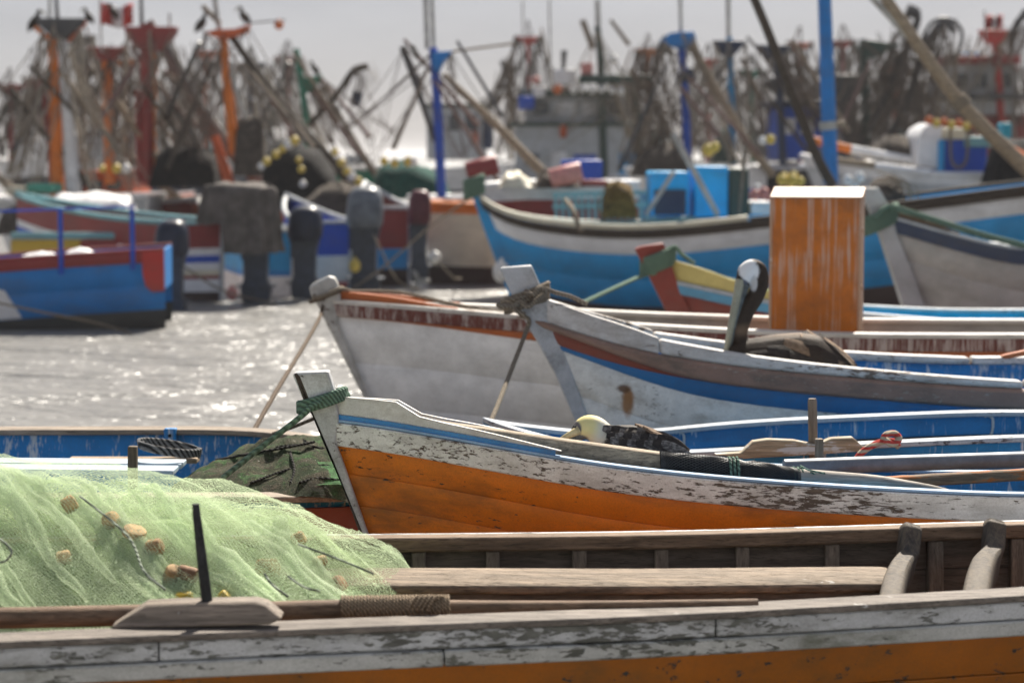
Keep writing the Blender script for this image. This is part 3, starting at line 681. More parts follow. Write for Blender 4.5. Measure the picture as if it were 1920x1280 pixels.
# rowlock pad with its iron thole pin
pad = MB()
_pp = [(205, 1178), (272, 1134), (330, 1131), (478, 1128), (500, 1134), (530, 1160), (505, 1171), (360, 1176)]
pad.prism([P(a, b, 6.36 if b > 1150 else 6.40) for a, b in _pp], (0, 0.075, 0.004))
pad.build('rowlock_pad', wood('near_pad_wood', (0.30, 0.245, 0.195), white=0.15), nb_root, bevel=0.008)
mb = MB(); mb.tube([P(391, 1150, 6.43), P(385, 1100, 6.43), P(376, 1025, 6.42), P(368, 960, 6.42), P(367, 944, 6.42)], [0.018, 0.0175, 0.0155, 0.0125, 0.011], 12)
mb.build('thole_pin', m_iron, nb_root)
# ------------------------------------------------------------------ ropes
def rope(name, label, pts, r, mat, n=8, cat='rope', sub=8, wraps=None, group=None, extra=None):
    """pts: (px, py, depth). wraps: list of (pts) closed turns"""
    mb = MB()
    if pts: mb.tube(spline([P(*q) for q in pts], sub), r, n)
    for wv in (wraps or []): mb.tube(wv, r, n)
    for e in (extra or []): mb.tube(spline([P(*q) for q in e], sub), r, n)
    o = mb.build(name, mat); recenter(o); return tag(o, label, cat, group)
def turns(pxc, pyc, d, ax, az_tilt, ay, count, pitch, r, seed=0):
    """rope turns round a post: ax half width in px along a tilted line, ay half thickness in metres"""
    rnd = random.Random(seed); out = []; c = P(pxc, pyc, d); k = d / F; pts = []
    n = int(20 * count)
    for i in range(n + 1):
        th = 2 * math.pi * i / 20; q = (i / n - 0.5) * 2
        x = math.cos(th) * ax * k; y = -math.sin(th) * ay
        pts.append(c + V(x, y, x * az_tilt + q * pitch * k + 0.004 * nz(i * 0.21, seed, 3)))
    return pts
# green line on the orange boat
rope('mooring_rope', 'green mooring rope looped round the orange boat stem and slanting down left', [(604, 752, 8.68), (585, 762, 8.67), (560, 784, 8.70), (490, 838, 8.9), (418, 895, 9.1)], 0.0125, m_rope_green,
     wraps=[turns(604, 750, 8.75, 44, 0.33, 0.065, 4.5, 9, 0.012, 1)], extra=[[(640, 738, 8.72), (648, 737, 8.78), (652, 745, 8.83), (640, 752, 8.86)]])
rope('mooring_rope', 'old tan rope knotted thickly round the grey stem below the white boat bow head',
     [(975, 590, 11.93), (992, 600, 11.92), (985, 625, 11.9), (960, 690, 11.6), (936, 752, 11.2), (918, 795, 10.9)], 0.013, m_rope_tan,
     wraps=[turns(988, 558, 12.0, 40, 0.42, 0.085, 4.5, 14, 0.016, 2), turns(984, 562, 12.0, 43, 0.22, 0.10, 2.5, 8, 0.016, 3)],
     extra=[[(972, 572, 11.88), (960, 575, 11.85), (948, 574, 11.84), (938, 575, 11.84), (933, 570, 11.85)],
            [(985, 545, 11.88), (1000, 552, 11.84), (1012, 540, 11.85), (1022, 548, 11.88), (1008, 560, 11.86), (990, 575, 11.86), (975, 565, 11.87), (965, 580, 11.87), (985, 590, 11.87)],
            [(1020, 540, 11.9), (1040, 548, 11.95), (1070, 556, 12.0), (1100, 570, 12.05)]])
rope('mooring_rope', 'thin brown rope running down left from the rounded white stem to the water', [(606, 575, 13.98), (597, 600, 13.7), (570, 648, 12.9), (520, 730, 11.6), (474, 810, 10.72)], 0.0135, m_rope_brown,
     wraps=[turns(612, 553, 14.1, 30, 0.42, 0.08, 1.2, 3, 0.014, 4)])
rope('tie_rope', 'tan rope lying along the orange coaming of the white boat', [(586, 558, 14.0), (600, 556, 13.98), (632, 544, 13.98), (643, 541, 14.02), (660, 546, 14.12), (720, 546, 14.2), (770, 552, 14.2), (850, 570, 14.1), (920, 582, 13.95), (995, 594, 13.8)], 0.014, m_rope_tan)
rope('mooring_rope', 'green rope wound many turns round the red stem, one end slanting left', [(1230, 512, 16.5), (1205, 517, 16.48), (1150, 541, 15.6), (1094, 567, 14.9)], 0.016, m_rope_green,
     wraps=[turns(1232, 490, 16.6, 30, 0.42, 0.11, 7.5, 16, 0.016, 5), turns(1234, 488, 16.6, 31, 0.46, 0.12, 4.5, 12, 0.016, 6)],
     extra=[[(1255, 470, 16.5), (1266, 463, 16.5), (1280, 478, 16.5), (1302, 494, 16.45)]])
rope('mooring_rope', 'dark green rope tied round the pale stem right of the orange locker', [(1640, 410, 19.3), (1655, 395, 19.3), (1672, 389, 19.32), (1705, 398, 19.25), (1760, 415, 19.1), (1830, 437, 18.9), (1925, 462, 18.8)], 0.03, m_rope_green,
     wraps=[turns(1648, 412, 19.5, 32, 0.5, 0.14, 4.5, 14, 0.03, 7)])
rope('tie_rope', 'slack brown line crossing behind the orange boat stem', [(505, 815, 10.6), (545, 802, 10.0), (590, 784, 9.6)], 0.009, m_rope_brown)

# ------------------------------------------------------------------ pelicans
def featherm(name, dark, pale):
    t = NT(name)
    a = t.noise(t.co((5, 5, 9), rot=(0, 0.45, 0)), 6, 6, 0.7); b = t.noise(t.co((14, 14, 40), rot=(0, 0.4, 0)), 5, 4, 0.7)
    c = t.mix(t.rng(a, 0.42, 0.68, 0, 0.7), dark, pale); c = t.mix(t.rng(b, 0.5, 0.7, 0, 0.5), c, tuple(x * 0.4 for x in dark))
    return t.done(t.bsdf(c, 0.75, t.bump(t.math('ADD', a, b), 0.004, 0.7), 0.2))
m_f_dark = featherm('feather_dark', (0.028, 0.022, 0.019), (0.075, 0.058, 0.047))
m_f_brown = featherm('feather_brown', (0.16, 0.10, 0.06), (0.36, 0.25, 0.16))
m_f_grey = featherm('feather_striped', (0.06, 0.05, 0.045), (0.40, 0.36, 0.32))
def bird_skin(name, base, masks):
    """plumage: colour patches with soft ragged borders at places on the bird"""
    t = NT(name); c = base; w0 = t.noise(t.co(), 90, 4, 0.7)
    fe = t.noise(t.co((7, 7, 14)), 8, 6, 0.7)
    c = t.mix(t.rng(fe, 0.4, 0.7, 0, 0.5), base, tuple(min(1, x * 1.7) for x in base))
    for (p, rad, col, soft) in masks:
        d = t.co(tuple(1 / r for r in rad), tuple(-p[i] / rad[i] for i in range(3)))
        ln = t.n('ShaderNodeVectorMath', operation='LENGTH'); t.L(d, ln.inputs[0])
        wv = t.math('ADD', ln.outputs['Value'], t.math('MULTIPLY', t.math('SUBTRACT', w0, 0.5), 0.35))
        c = t.mix(t.rng(wv, 1 - soft, 1 + soft, 1, 0), c, col)
    return t.done(t.bsdf(c, 0.7, t.bump(t.math('ADD', fe, w0), 0.003, 0.5), 0.15))
def body_mesh(name, secs, neck, d, mat, parent, wide=0.4, vox=0.009, grow=1.16):
    """body from cross-sections (px, centre row, half height px) plus neck chain (px, py, r px, depth), fused into one skin"""
    k = d / F; mb = MB(); rings = []
    for px, pyc, ry in secs:
        c = P(px, pyc, d); rz = ry * k; rx = min(rz * 0.95, 0.15)
        rings.append([c + V(0, math.cos(q) * rx, math.sin(q) * rz) for q in [2 * math.pi * j / 18 for j in range(18)]])
    mb.loft(rings)
    pts = spline([P(q[0], q[1], d + q[3]) for q in neck], 6); rs = [q[2] * k * grow for q in neck]; n = len(pts); rr = []
    for i in range(n):
        t = i / (n - 1) * (len(rs) - 1); a = min(int(t), len(rs) - 2); rr.append(lerp(rs[a], rs[a + 1], t - a))
    mb.tube(pts, rr, 14)
    mb.ell(pts[-1], (rr[-1],) * 3, 12, 8); 
    o = mb.build(name, mat, parent)
    rm = o.modifiers.new('fuse', 'REMESH'); rm.mode = 'VOXEL'; rm.voxel_size = vox; rm.use_smooth_shade = True
    s_ = o.modifiers.new('soft', 'SMOOTH'); s_.iterations = 6; s_.factor = 0.5
    return o
def feather(a, b, wd, th, mat, parent, up=(0, -0.6, 0.8), name='feather', bend=0.0):
    a, b = Vector(a), Vector(b); t = (b - a).normalized(); u = Vector(up); u = (u - t * u.dot(t)).normalized(); s = t.cross(u); mb = MB(); rings = []
    for i in range(9):
        q = i / 8; wv = wd * math.sin(math.pi * (0.12 + 0.86 * q ** 0.8)) ** 0.6 * (1 if q < 0.95 else 0.5); p = a.lerp(b, q) + u * bend * math.sin(math.pi * q)
        rings.append([p + s * wv / 2, p + u * th, p - s * wv / 2, p - u * th * 0.4])
    mb.loft(rings); return mb.build(name, mat, parent, ang=60)

# standing pelican
dP = 11.80
pel = thing('pelican', 'dark brown pelican with white head, long bill tucked down, behind the brown rail', 'pelican', P(1470, 740, dP))
rel = lambda px, py, dd=0.0, d=dP, root=None: P(px, py, d + dd) - origin(root or pel)
skin = bird_skin('pelican_plumage', (0.032, 0.022, 0.016), [
    (rel(1404, 508), (0.062, 0.09, 0.068), (0.74, 0.74, 0.73), 0.10), (rel(1412, 530, 0), (0.022, 0.09, 0.05), (0.55, 0.55, 0.54), 0.2),
    (rel(1391, 530), (0.036, 0.06, 0.030), (0.10, 0.11, 0.14), 0.15),
    (rel(1470, 618), (0.34, 0.2, 0.034), (0.17, 0.115, 0.075), 0.7)])
body_mesh('body', [(1356, 668, 6), (1364, 668, 22), (1385, 678, 40), (1420, 686, 55), (1460, 686, 61), (1500, 684, 62), (1535, 684, 56), (1562, 688, 40), (1588, 694, 22), (1606, 698, 8)],
          [(1392, 668, 16, 0), (1386, 640, 13.5, 0), (1389, 612, 13.5, 0), (1400, 582, 14, 0), (1416, 556, 14.5, 0), (1426, 530, 13.5, 0), (1423, 508, 14, 0), (1411, 503, 15.5, 0), (1400, 511, 16, 0), (1394, 524, 13, 0)], dP, skin, pel)
m_bill = paint('bill_horn', (0.34, 0.33, 0.24), under=(0.36, 0.17, 0.10), chip=0.25, stretch=1.0, dirt=0.2, scale=2, rough=0.35)
m_pouch = plain('bill_pouch', (0.13, 0.15, 0.15), 0.5, 0.4, 40)
k_ = dP / F
mb = MB(); mb.tube([P(1388, 524, dP - 0.02), P(1381, 560, dP - 0.03), P(1373, 600, dP - 0.035), P(1365, 640, dP - 0.035), P(1358, 672, dP - 0.03), P(1356, 684, dP - 0.03)], [9 * k_, 7.8 * k_, 6.8 * k_, 6 * k_, 5 * k_, 2.5 * k_], 12)
mb.build('bill', m_bill, pel)
mb = MB(); mb.tube([P(1397, 534, dP - 0.005), P(1389, 560, dP - 0.012), P(1379, 600, dP - 0.02), P(1370, 640, dP - 0.024), P(1362, 672, dP - 0.026)], [9.5 * k_, 7.5 * k_, 6 * k_, 4.8 * k_, 3 * k_], 12)
mb.build('pouch', m_pouch, pel)
mb = MB(); mb.ell(P(1386.5, 521, dP - 0.036), (0.008, 0.006, 0.008), 10, 6); mb.build('eye', plain('eye_dark', (0.02, 0.02, 0.02), 0.15, 0.1), pel)
for i, (x0, y0, x1, y1, dd, wd) in enumerate([(1395, 672, 1520, 668, -.16, .10), (1400, 692, 1540, 696, -.17, .10), (1440, 655, 1560, 678, -.148, .09), (1470, 640, 1585, 684, -.125, .085), (1480, 664, 1590, 700, -.155, .09), (1500, 628, 1597, 690, -.045, .07), (1505, 622, 1602, 690, 0.0, .075), (1512, 619, 1610, 694, 0.04, .06), (1535, 625, 1612, 698, 0.07, .05), (1450, 700, 1575, 706, -.15, .08), (1545, 634, 1606, 686, -0.03, 0.05)]):
    feather(P(x0, y0, dP + dd), P(x1, y1, dP + dd * 0.62), wd, 0.008, m_f_brown if i in (3, 5, 7, 10) else m_f_dark, pel, up=(0.2, -0.75, 0.6) if dd < -0.05 else (0.3, -0.2, 0.9), bend=0.012)

# sleeping pelican
dS = 9.30
slp = thing('pelican', 'sleeping pelican with cream head and striped dark wings beside the timber oar', 'pelican', P(1185, 870, dS))
rl = lambda px, py: P(px, py, dS) - origin(slp)
skin2 = bird_skin('sleeping_pelican_plumage', (0.05, 0.042, 0.036), [
    (rl(1108, 802), (0.085, 0.12, 0.10), (0.68, 0.64, 0.52), 0.10), (rl(1096, 792), (0.06, 0.2, 0.07), (0.72, 0.62, 0.28), 0.45),
    (rl(1080, 802), (0.024, 0.2, 0.034), (0.16, 0.15, 0.145), 0.2), (rl(1084, 822), (0.045, 0.2, 0.024), (0.13, 0.14, 0.14), 0.25)])
body_mesh('body', [(1118, 826, 8), (1130, 826, 24), (1150, 828, 32), (1185, 832, 37), (1220, 838, 32), (1250, 845, 20), (1278, 852, 9)],
          [(1144, 836, 24, 0), (1130, 817, 25, 0), (1117, 805, 25, 0), (1104, 801, 24.5, 0), (1092, 805, 21.5, 0), (1083, 814, 16, 0), (1078, 822, 11, 0)], dS, skin2, slp, grow=1.0)
k_ = dS / F
mb = MB(); mb.tube([P(1086, 806, dS - 0.03), P(1074, 812, dS - 0.035), P(1058, 820, dS - 0.04), P(1040, 832, dS - 0.04)], [9 * k_, 7 * k_, 5 * k_, 3 * k_], 12)
mb.build('bill', plain('bill_yellow', (0.62, 0.52, 0.28), 0.4, 0.25, 30), slp)
mb = MB(); mb.tube([P(1088, 818, dS - 0.01), P(1072, 824, dS - 0.02), P(1050, 834, dS - 0.02)], [9 * k_, 8 * k_, 4 * k_], 12); mb.build('pouch', m_pouch, slp)
mb = MB(); mb.ell(P(1077, 800, dS - 0.055), (0.008, 0.006, 0.006), 10, 6); mb.build('eye', _MC['eye_dark'], slp)
rnd = random.Random(4)
for r_ in range(4):
    for j in range(7):
        x0 = 1130 + j * 16 + r_ * 7; y0 = 803 + r_ * 11 + (j * 1.2 if r_ == 0 else j * 1.0) + rnd.uniform(-2, 2)
        feather(P(x0, y0, dS - (0.05, 0.10, 0.125, 0.13)[r_]), P(x0 + 58, y0 + 15 + 3 * j * 0.4, dS - (0.04, 0.09, 0.115, 0.12)[r_]), 0.05, 0.0025, (m_f_grey, m_f_dark, m_f_grey, m_f_dark)[(r_ + j) % 4], slp, up=(0, -0.8, 0.6))
for (x0, y0, x1, y1, dd) in [(1195, 798, 1262, 822, -.02), (1205, 800, 1285, 838, -.05), (1215, 806, 1292, 842, -.06), (1190, 796, 1250, 818, .03), (1235, 824, 1293, 845, -.08)]:
    feather(P(x0, y0, dS + dd), P(x1, y1, dS + dd), 0.04, 0.007, m_f_brown, slp, up=(0.2, -0.5, 0.8))

# ------------------------------------------------------------------ oar with net-wrapped loom lying in the orange boat
oar = thing('oar', 'long timber oar in the orange boat, its loom bound in black net', 'oar', P(1300, 880, 8.46))
m_loom = wood('loom_wood', (0.45, 0.36, 0.255), crack=0.6)
mb = MB(); lm = spline([P(770, 801, 8.80), P(900, 819, 8.70), P(1050, 841, 8.58), P(1250, 869, 8.48)], 8)
mb.loft([[p + V(0, -0.03, 0.043), p + V(0, -0.036, 0.035), p + V(0, -0.036, -0.045), p + V(0, 0.036, -0.045), p + V(0, 0.036, 0.043)] for p in lm]); mb.build('loom', m_loom, oar, bevel=0.006)
m_blacknet = netheap('black_net_wrap', ((0.016, 0.018, 0.021), (0.03, 0.033, 0.036), (0.07, 0.07, 0.07)), 120, spark=0.35, mesh=0.6)
pts = spline([P(1238, 868, 8.46), P(1260, 870, 8.46), P(1320, 874, 8.45), P(1381, 879, 8.45), P(1440, 886, 8.44), P(1480, 892, 8.44), P(1500, 894, 8.44)], 8); n = len(pts)
mb = MB(); rings = []
for i, p in enumerate(pts):
    q = i / (n - 1); r0 = lerp(0.050, 0.033, q) * (0.93 + 0.14 * nz(i * 0.5, 1, 1)) * (0.82 if abs(q - 0.54) < 0.03 else 1)
    rings.append([p + V(0.008 * nz(j * 1.3, i, 5), math.cos(2 * math.pi * j / 20) * r0, math.sin(2 * math.pi * j / 20) * r0 * (1 + 0.12 * nz(j * 0.8, i * 0.4, 2))) for j in range(20)])
mb.loft(rings); mb.build('net_wrap', m_blacknet, oar)
# woven threads of the wrap, a coarse real mesh over it
mb = MB()
for w_ in range(26):
    for sg in (-1, 1):
        pth = []
        for i in range(0, n, 2):
            q = i / (n - 1); r0 = lerp(0.0515, 0.0345, q) * (0.82 if abs(q - 0.54) < 0.03 else 1); th = 2 * math.pi * (w_ / 26) + sg * q * 9
            pth.append(pts[i] + V(0, math.cos(th) * r0, math.sin(th) * r0))
        mb.tube(pth, 0.0016, 3, False)
mb.build('net_threads', plain('net_thread_black', (0.05, 0.052, 0.055), 0.5, 0.3, 60), oar, kind='stuff')
for px, py, r0, cnt in ((1376, 878, 0.046, 3), (1497, 893, 0.037, 3)):
    c = P(px, py, 8.45); mb = MB()
    mb.tube([c + V((i / 20 - cnt / 2) * 0.016, math.cos(2 * math.pi * i / 20) * r0, math.sin(2 * math.pi * i / 20) * r0) for i in range(20 * cnt + 1)], 0.0055, 8)
    mb.build('binding_cord', m_rope_green, oar)
mb = MB(); mb.tube(spline([P(1500, 872, 8.42), P(1515, 880, 8.40), P(1535, 885, 8.40), P(1546, 887, 8.41), P(1535, 890, 8.42), P(1520, 885, 8.40)], 6), 0.004, 6); mb.build('cord_tail', m_rope_green, oar)
mb = MB(); sh_ = spline([P(1495, 893, 8.44), P(1560, 897, 8.43), P(1640, 903, 8.43), P(1700, 911, 8.43), P(1760, 921, 8.42), P(1800, 932, 8.42)], 8)
mb.tube(sh_, [lerp(0.033, 0.016, (i / (len(sh_) - 1)) ** 1.5) for i in range(len(sh_))], 14); mb.build('shaft', wood('bleached_wood', (0.56, 0.50, 0.43), crack=0.35), oar)
# stern gear in the orange boat
mb = MB(); mb.tube([P(1470, 876, 9.05), P(1700, 868, 9.1), P(1925, 861, 9.15), P(2300, 850, 9.2)], 0.036, 20); o = mb.build('pipe', plain('grey_plastic', (0.17, 0.18, 0.20), 0.4, 0.2, 12)); recenter(o)
tag(o, 'smooth grey plastic pipe lying behind the bleached oar shaft', 'pipe')
mb = MB(); sp_ = spline([P(1600, 908, 8.93), P(1750, 899, 8.95), P(1925, 889, 8.98), P(2300, 868, 9.05)], 8); mb.tube(sp_, [0.027 + 0.003 * nz(i * 0.7, 0, 0) for i in range(len(sp_))], 12)
o = mb.build('spar', wood('spar_wood', (0.30, 0.20, 0.12), paintc=(0.42, 0.13, 0.03), paintamt=0.35)); recenter(o); tag(o, 'brown timber spar with flaking orange paint under the grey pipe', 'spar')

# rowlock pad and thole pins of the blue boat
m_pad = wood('pale_pad_wood', (0.50, 0.41, 0.28), crack=0.35, paintc=(0.5, 0.52, 0.53), paintamt=0.3)
pd_ = [(1340, 852), (1390, 849), (1412, 828), (1440, 824), (1490, 826), (1530, 834), (1560, 822), (1600, 820), (1615, 834), (1630, 845), (1520, 853), (1395, 860)]
mb = MB(); mb.prism([P(a, b, 9.62) for a, b in pd_], (0, 0.07, 0.0)); mb.build('rowlock_pad', m_pad, bx.root, bevel=0.007)
m_pin = wood('pin_wood', (0.30, 0.24, 0.18), axis='z', crack=0.5)
mb = MB(); mb.tube([P(1525, 860, 9.68), P(1524, 800, 9.68), P(1523, 752, 9.68), P(1523, 747, 9.68)], [0.021, 0.022, 0.0215, 0.018], 12); mb.build('thole_pin', m_pin, bx.root)
mb = MB(); mb.bar(P(1536, 892, 9.35), P(1536, 822, 9.35), 0.035, 0.04, up=(0, 1, 0)); mb.build('thole_pin', m_pin, bx.root, bevel=0.004)
for px in (1276, 1852):
    u = bx.u_of(px, bx.far); p = bx.pt(u, 0.0, bx.far, -0.062); mb = MB()
    mb.tube(spline([p + V(-0.03, 0, -0.002), p + V(-0.012, -0.005, 0.004), p + V(0.01, -0.005, -0.012), p + V(0.012, -0.005, -0.06), p + V(0.0, -0.005, -0.10), p + V(-0.03, -0.005, -0.105)], 5), 0.007, 8)
    mb.build('iron_loop', paint('galvanised', (0.6, 0.6, 0.58), chip=0.2, stretch=1), bx.root)
mstripe = NT('rope_red_white'); vv = mstripe.n('ShaderNodeTexWave', wave_type='BANDS', bands_direction='Z'); mstripe.L(mstripe.co((1, 1, 1)), vv.inputs[0]); vv.inputs['Scale'].default_value = 11; vv.inputs['Distortion'].default_value = 3
m_rope_rw = mstripe.done(mstripe.bsdf(mstripe.mix(mstripe.rng(vv.outputs['Fac'], 0.45, 0.55), (0.40, 0.05, 0.04), (0.40, 0.34, 0.25)), 0.85, mstripe.bump(vv.outputs['Fac'], 0.003, 0.5), 0.1))
rope('tie_rope', 'red and cream rope knotted over the blue boat rail', [(1600, 872, 9.5), (1612, 852, 9.52), (1630, 838, 9.54), (1650, 829, 9.57), (1672, 826, 9.6), (1684, 836, 9.63)], 0.0155, m_rope_rw,
     extra=[[(1655, 830, 9.52), (1660, 816, 9.53), (1676, 812, 9.56), (1686, 822, 9.55), (1674, 832, 9.52), (1658, 824, 9.5)]])

# ------------------------------------------------------------------ orange locker on the white boat
lk = thing('locker', 'tall weathered orange locker standing on the white boat behind the pelican', 'locker', P(1530, 700, 13.95))
m_lock = paint('locker_orange_paint', (0.48, 0.132, 0.005), under=(0.40, 0.30, 0.24), chip=0.30, stretch=1.0, dirt=0.6, dirtcol=(0.20, 0.075, 0.025), streak=0.46, streak_col=(0.46, 0.32, 0.25))
m_lockt = paint('locker_edge_paint', (0.46, 0.28, 0.18), under=(0.5, 0.42, 0.36), chip=0.4, stretch=1.0, dirt=0.2)
rot = Matrix.Rotation(R(-14), 4, 'Z').to_3x3()
a_, b_ = P(1447, 372, 13.95), P(1606, 374, 13.95); ax_ = rot @ V(1, 0, 0); dy_ = rot @ V(0, 1, 0)
wl = (b_.x - a_.x) / ax_.x; zt = a_.z; zb = 0.45
mb = MB(); q0 = V(a_.x, a_.y, 0)
mb.prism([q0 + dy_ * 0.012 + V(0, 0, zb), q0 + ax_ * wl + dy_ * 0.012 + V(0, 0, zb), q0 + ax_ * wl + dy_ * 0.012 + V(0, 0, zt), q0 + dy_ * 0.012 + V(0, 0, zt)], dy_ * 0.208); mb.build('carcass', m_lock, lk, bevel=0.004)
mb = MB(); mb.prism([q0 + V(0, 0, zb), q0 + ax_ * wl + V(0, 0, zb), q0 + ax_ * wl + V(0, 0, zt), q0 + V(0, 0, zt)], dy_ * 0.011); mb.build('door_panel', m_lock, lk, bevel=0.002)
for sgn, off in ((0, -0.012), (1, wl - 0.006)):
    mb = MB(); c0 = q0 + ax_ * off; mb.prism([c0 + dy_ * -0.008 + V(0, 0, zb), c0 + ax_ * 0.02 + dy_ * -0.008 + V(0, 0, zb), c0 + ax_ * 0.02 + dy_ * -0.008 + V(0, 0, zt - 0.004), c0 + dy_ * -0.008 + V(0, 0, zt - 0.004)], dy_ * 0.24); mb.build('corner_post', m_lockt, lk, bevel=0.004)
mb = MB(); c0 = q0 + ax_ * -0.012 + dy_ * -0.012
mb.prism([c0 + V(0, 0, zt + 0.001), c0 + V(0, 0, zt + 0.012), c0 + dy_ * 0.245 + V(0, 0, zt + 0.075), c0 + dy_ * 0.245 + V(0, 0, zt + 0.001)], ax_ * (wl + 0.03)); mb.build('lid', m_lockt, lk, bevel=0.004)
for zz in (0.62, 1.12, 1.5):
    mb = MB(); mb.ell(q0 + ax_ * (wl + 0.014) + dy_ * 0.03 + V(0, 0, zz), (0.012, 0.012, 0.02), 8, 6); mb.build('hinge', m_lockt, lk)
# far coaming pad of the white boat and an orange blade tip
mb = MB(); mb.prism([P(a, b, 14.72) for a, b in ((1690, 612), (1702, 604), (1865, 604), (1872, 614), (1872, 622), (1690, 622))], (0, 0.08, 0)); mb.build('rowlock_pad', m_w_orange, bw.root, bevel=0.008)
mb = MB(); mb.prism([P(a, b, 12.3) for a, b in ((1876, 668), (1890, 664), (2000, 640), (2000, 655), (1885, 673))], (0, 0.05, 0)); o = mb.build('oar_blade', m_w_orange, bevel=0.006); recenter(o)
tag(o, 'orange oar blade tip poking in at the right edge over the blue inside', 'oar'); o.name = 'oar'
# ------------------------------------------------------------------ pale green drift net heaped in the nearest boat
def netmat(name, col, cell=0.011, cover=0.30, bunch=0.35, tr=0.5):
    t = NT(name); uv = t.n('ShaderNodeTexCoord').outputs['UV']
    sx = t.n('ShaderNodeSeparateXYZ'); t.L(uv, sx.inputs[0])
    nzv = t.noise(t.co(), 26, 3, 0.6)
    a = t.math('ADD', t.math('MULTIPLY', sx.outputs[0], 1 / cell), t.math('MULTIPLY', nzv, 3.0)); b = t.math('ADD', t.math('MULTIPLY', sx.outputs[1], 1 / cell), t.math('MULTIPLY', nzv, -2.0))
    def line(v):
        fr = t.math('FRACT', v); d = t.math('ABSOLUTE', t.math('SUBTRACT', fr, 0.5)); return t.rng(d, 0.5 - cover * 0.55, 0.5 - cover * 0.25)
    ln = t.math('MAXIMUM', line(t.math('ADD', a, b)), line(t.math('SUBTRACT', a, b)))
    bn = t.rng(t.noise(t.co((1.0, 1, 1.8), rot=(0, 0.35, 0)), 7, 7, 0.7, 0.8), 0.42, 0.72, 0.0, bunch)
    al = t.math('MAXIMUM', ln, bn)
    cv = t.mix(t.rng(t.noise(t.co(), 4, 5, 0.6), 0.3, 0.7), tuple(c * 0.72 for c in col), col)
    df = t.n('ShaderNodeBsdfDiffuse'); t.put(df.inputs[0], cv); tl = t.n('ShaderNodeBsdfTranslucent'); t.put(tl.inputs[0], cv)
    mx = t.n('ShaderNodeMixShader'); mx.inputs[0].default_value = tr; t.L(df.outputs[0], mx.inputs[1]); t.L(tl.outputs[0], mx.inputs[2])
    tp = t.n('ShaderNodeBsdfTransparent'); m2 = t.n('ShaderNodeMixShader'); t.L(al, m2.inputs[0]); t.L(tp.outputs[0], m2.inputs[1]); t.L(mx.outputs[0], m2.inputs[2])
    return t.done(m2.outputs[0])
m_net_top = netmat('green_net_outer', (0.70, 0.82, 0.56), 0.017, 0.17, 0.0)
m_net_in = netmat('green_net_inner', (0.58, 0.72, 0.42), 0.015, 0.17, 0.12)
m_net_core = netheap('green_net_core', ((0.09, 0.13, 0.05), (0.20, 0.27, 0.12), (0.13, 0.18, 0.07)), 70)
net = thing('fishing_net', 'heap of pale green gill net with cork floats in the nearest boat', 'net', P(300, 1110, 7.0))
TOPN = [(a_, b_ + 10) for a_, b_ in [(-120, 812), (0, 830), (100, 850), (200, 868), (330, 886), (450, 911), (560, 942), (620, 975), (690, 1012), (735, 1032), (765, 1048), (790, 1075)]]
def net_pt(a, b, scale, seed, fold=0.03, x1=785, ext=0.0):
    px = lerp(-150, x1 + 55 * nz(a * 7, seed, 1.5) - 12, b); yv = lerp(6.66, 8.02 + ext, a)
    x = P(px, 1000, 7.3).x
    zr = zat(x, 7.5, interp(TOPN, proj((x, 7.5, 0.7))[0])); zb = 0.36
    sh = sm(a, -0.06, 0.62) ** 0.8 if a < 0.62 else 1 - 0.62 * sm(a, 0.62, 1.08)
    edge = sm(1 - b, 0, 0.06) ** 0.5
    z = zb + max(0.02, (zr - zb)) * sh * scale * edge
    ac = x * 0.75 + a * 1.25 + 0.12 * nz(x * 3, a * 3, seed); al = x * 0.8 - a * 0.7
    f = 0.8 * nz(ac * 3.2 + seed, al * 1.1, seed * 1.7) + 0.55 * nz(ac * 8 + seed, al * 2.2, seed) + 0.32 * nz(ac * 19, al * 4.5, seed + 4) + 0.14 * nz(ac * 42, al * 9, seed + 2)
    return V(x, yv + 0.03 * nz(x * 4, a * 5, seed + 9), z + f * fold * (0.35 + sh))
def net_sheet(name, mat, scale, seed, fold, na=54, nb=120, a0=0.0, a1=1.0, x1=785, ext=0.0):
    mb = MB(); rows = [[net_pt(lerp(a0, a1, i / na), j / nb, scale, seed, fold, x1, ext) for j in range(nb + 1)] for i in range(na + 1)]
    mb.grid(rows); mb.uv = []
    for i in range(na + 1):
        for j in range(nb + 1): mb.uv.append((lerp(a0, a1, i / na) * 2.0, j / nb * 2.0))
    o = mb.build(name, mat, net, ang=180); return o
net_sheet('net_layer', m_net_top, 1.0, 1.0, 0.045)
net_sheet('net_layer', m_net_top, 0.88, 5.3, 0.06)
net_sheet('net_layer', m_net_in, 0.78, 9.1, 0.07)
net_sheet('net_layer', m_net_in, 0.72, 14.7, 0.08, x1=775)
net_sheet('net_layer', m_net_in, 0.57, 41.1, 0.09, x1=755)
net_sheet('net_core', m_net_core, 0.36, 21.2, 0.09, x1=740)
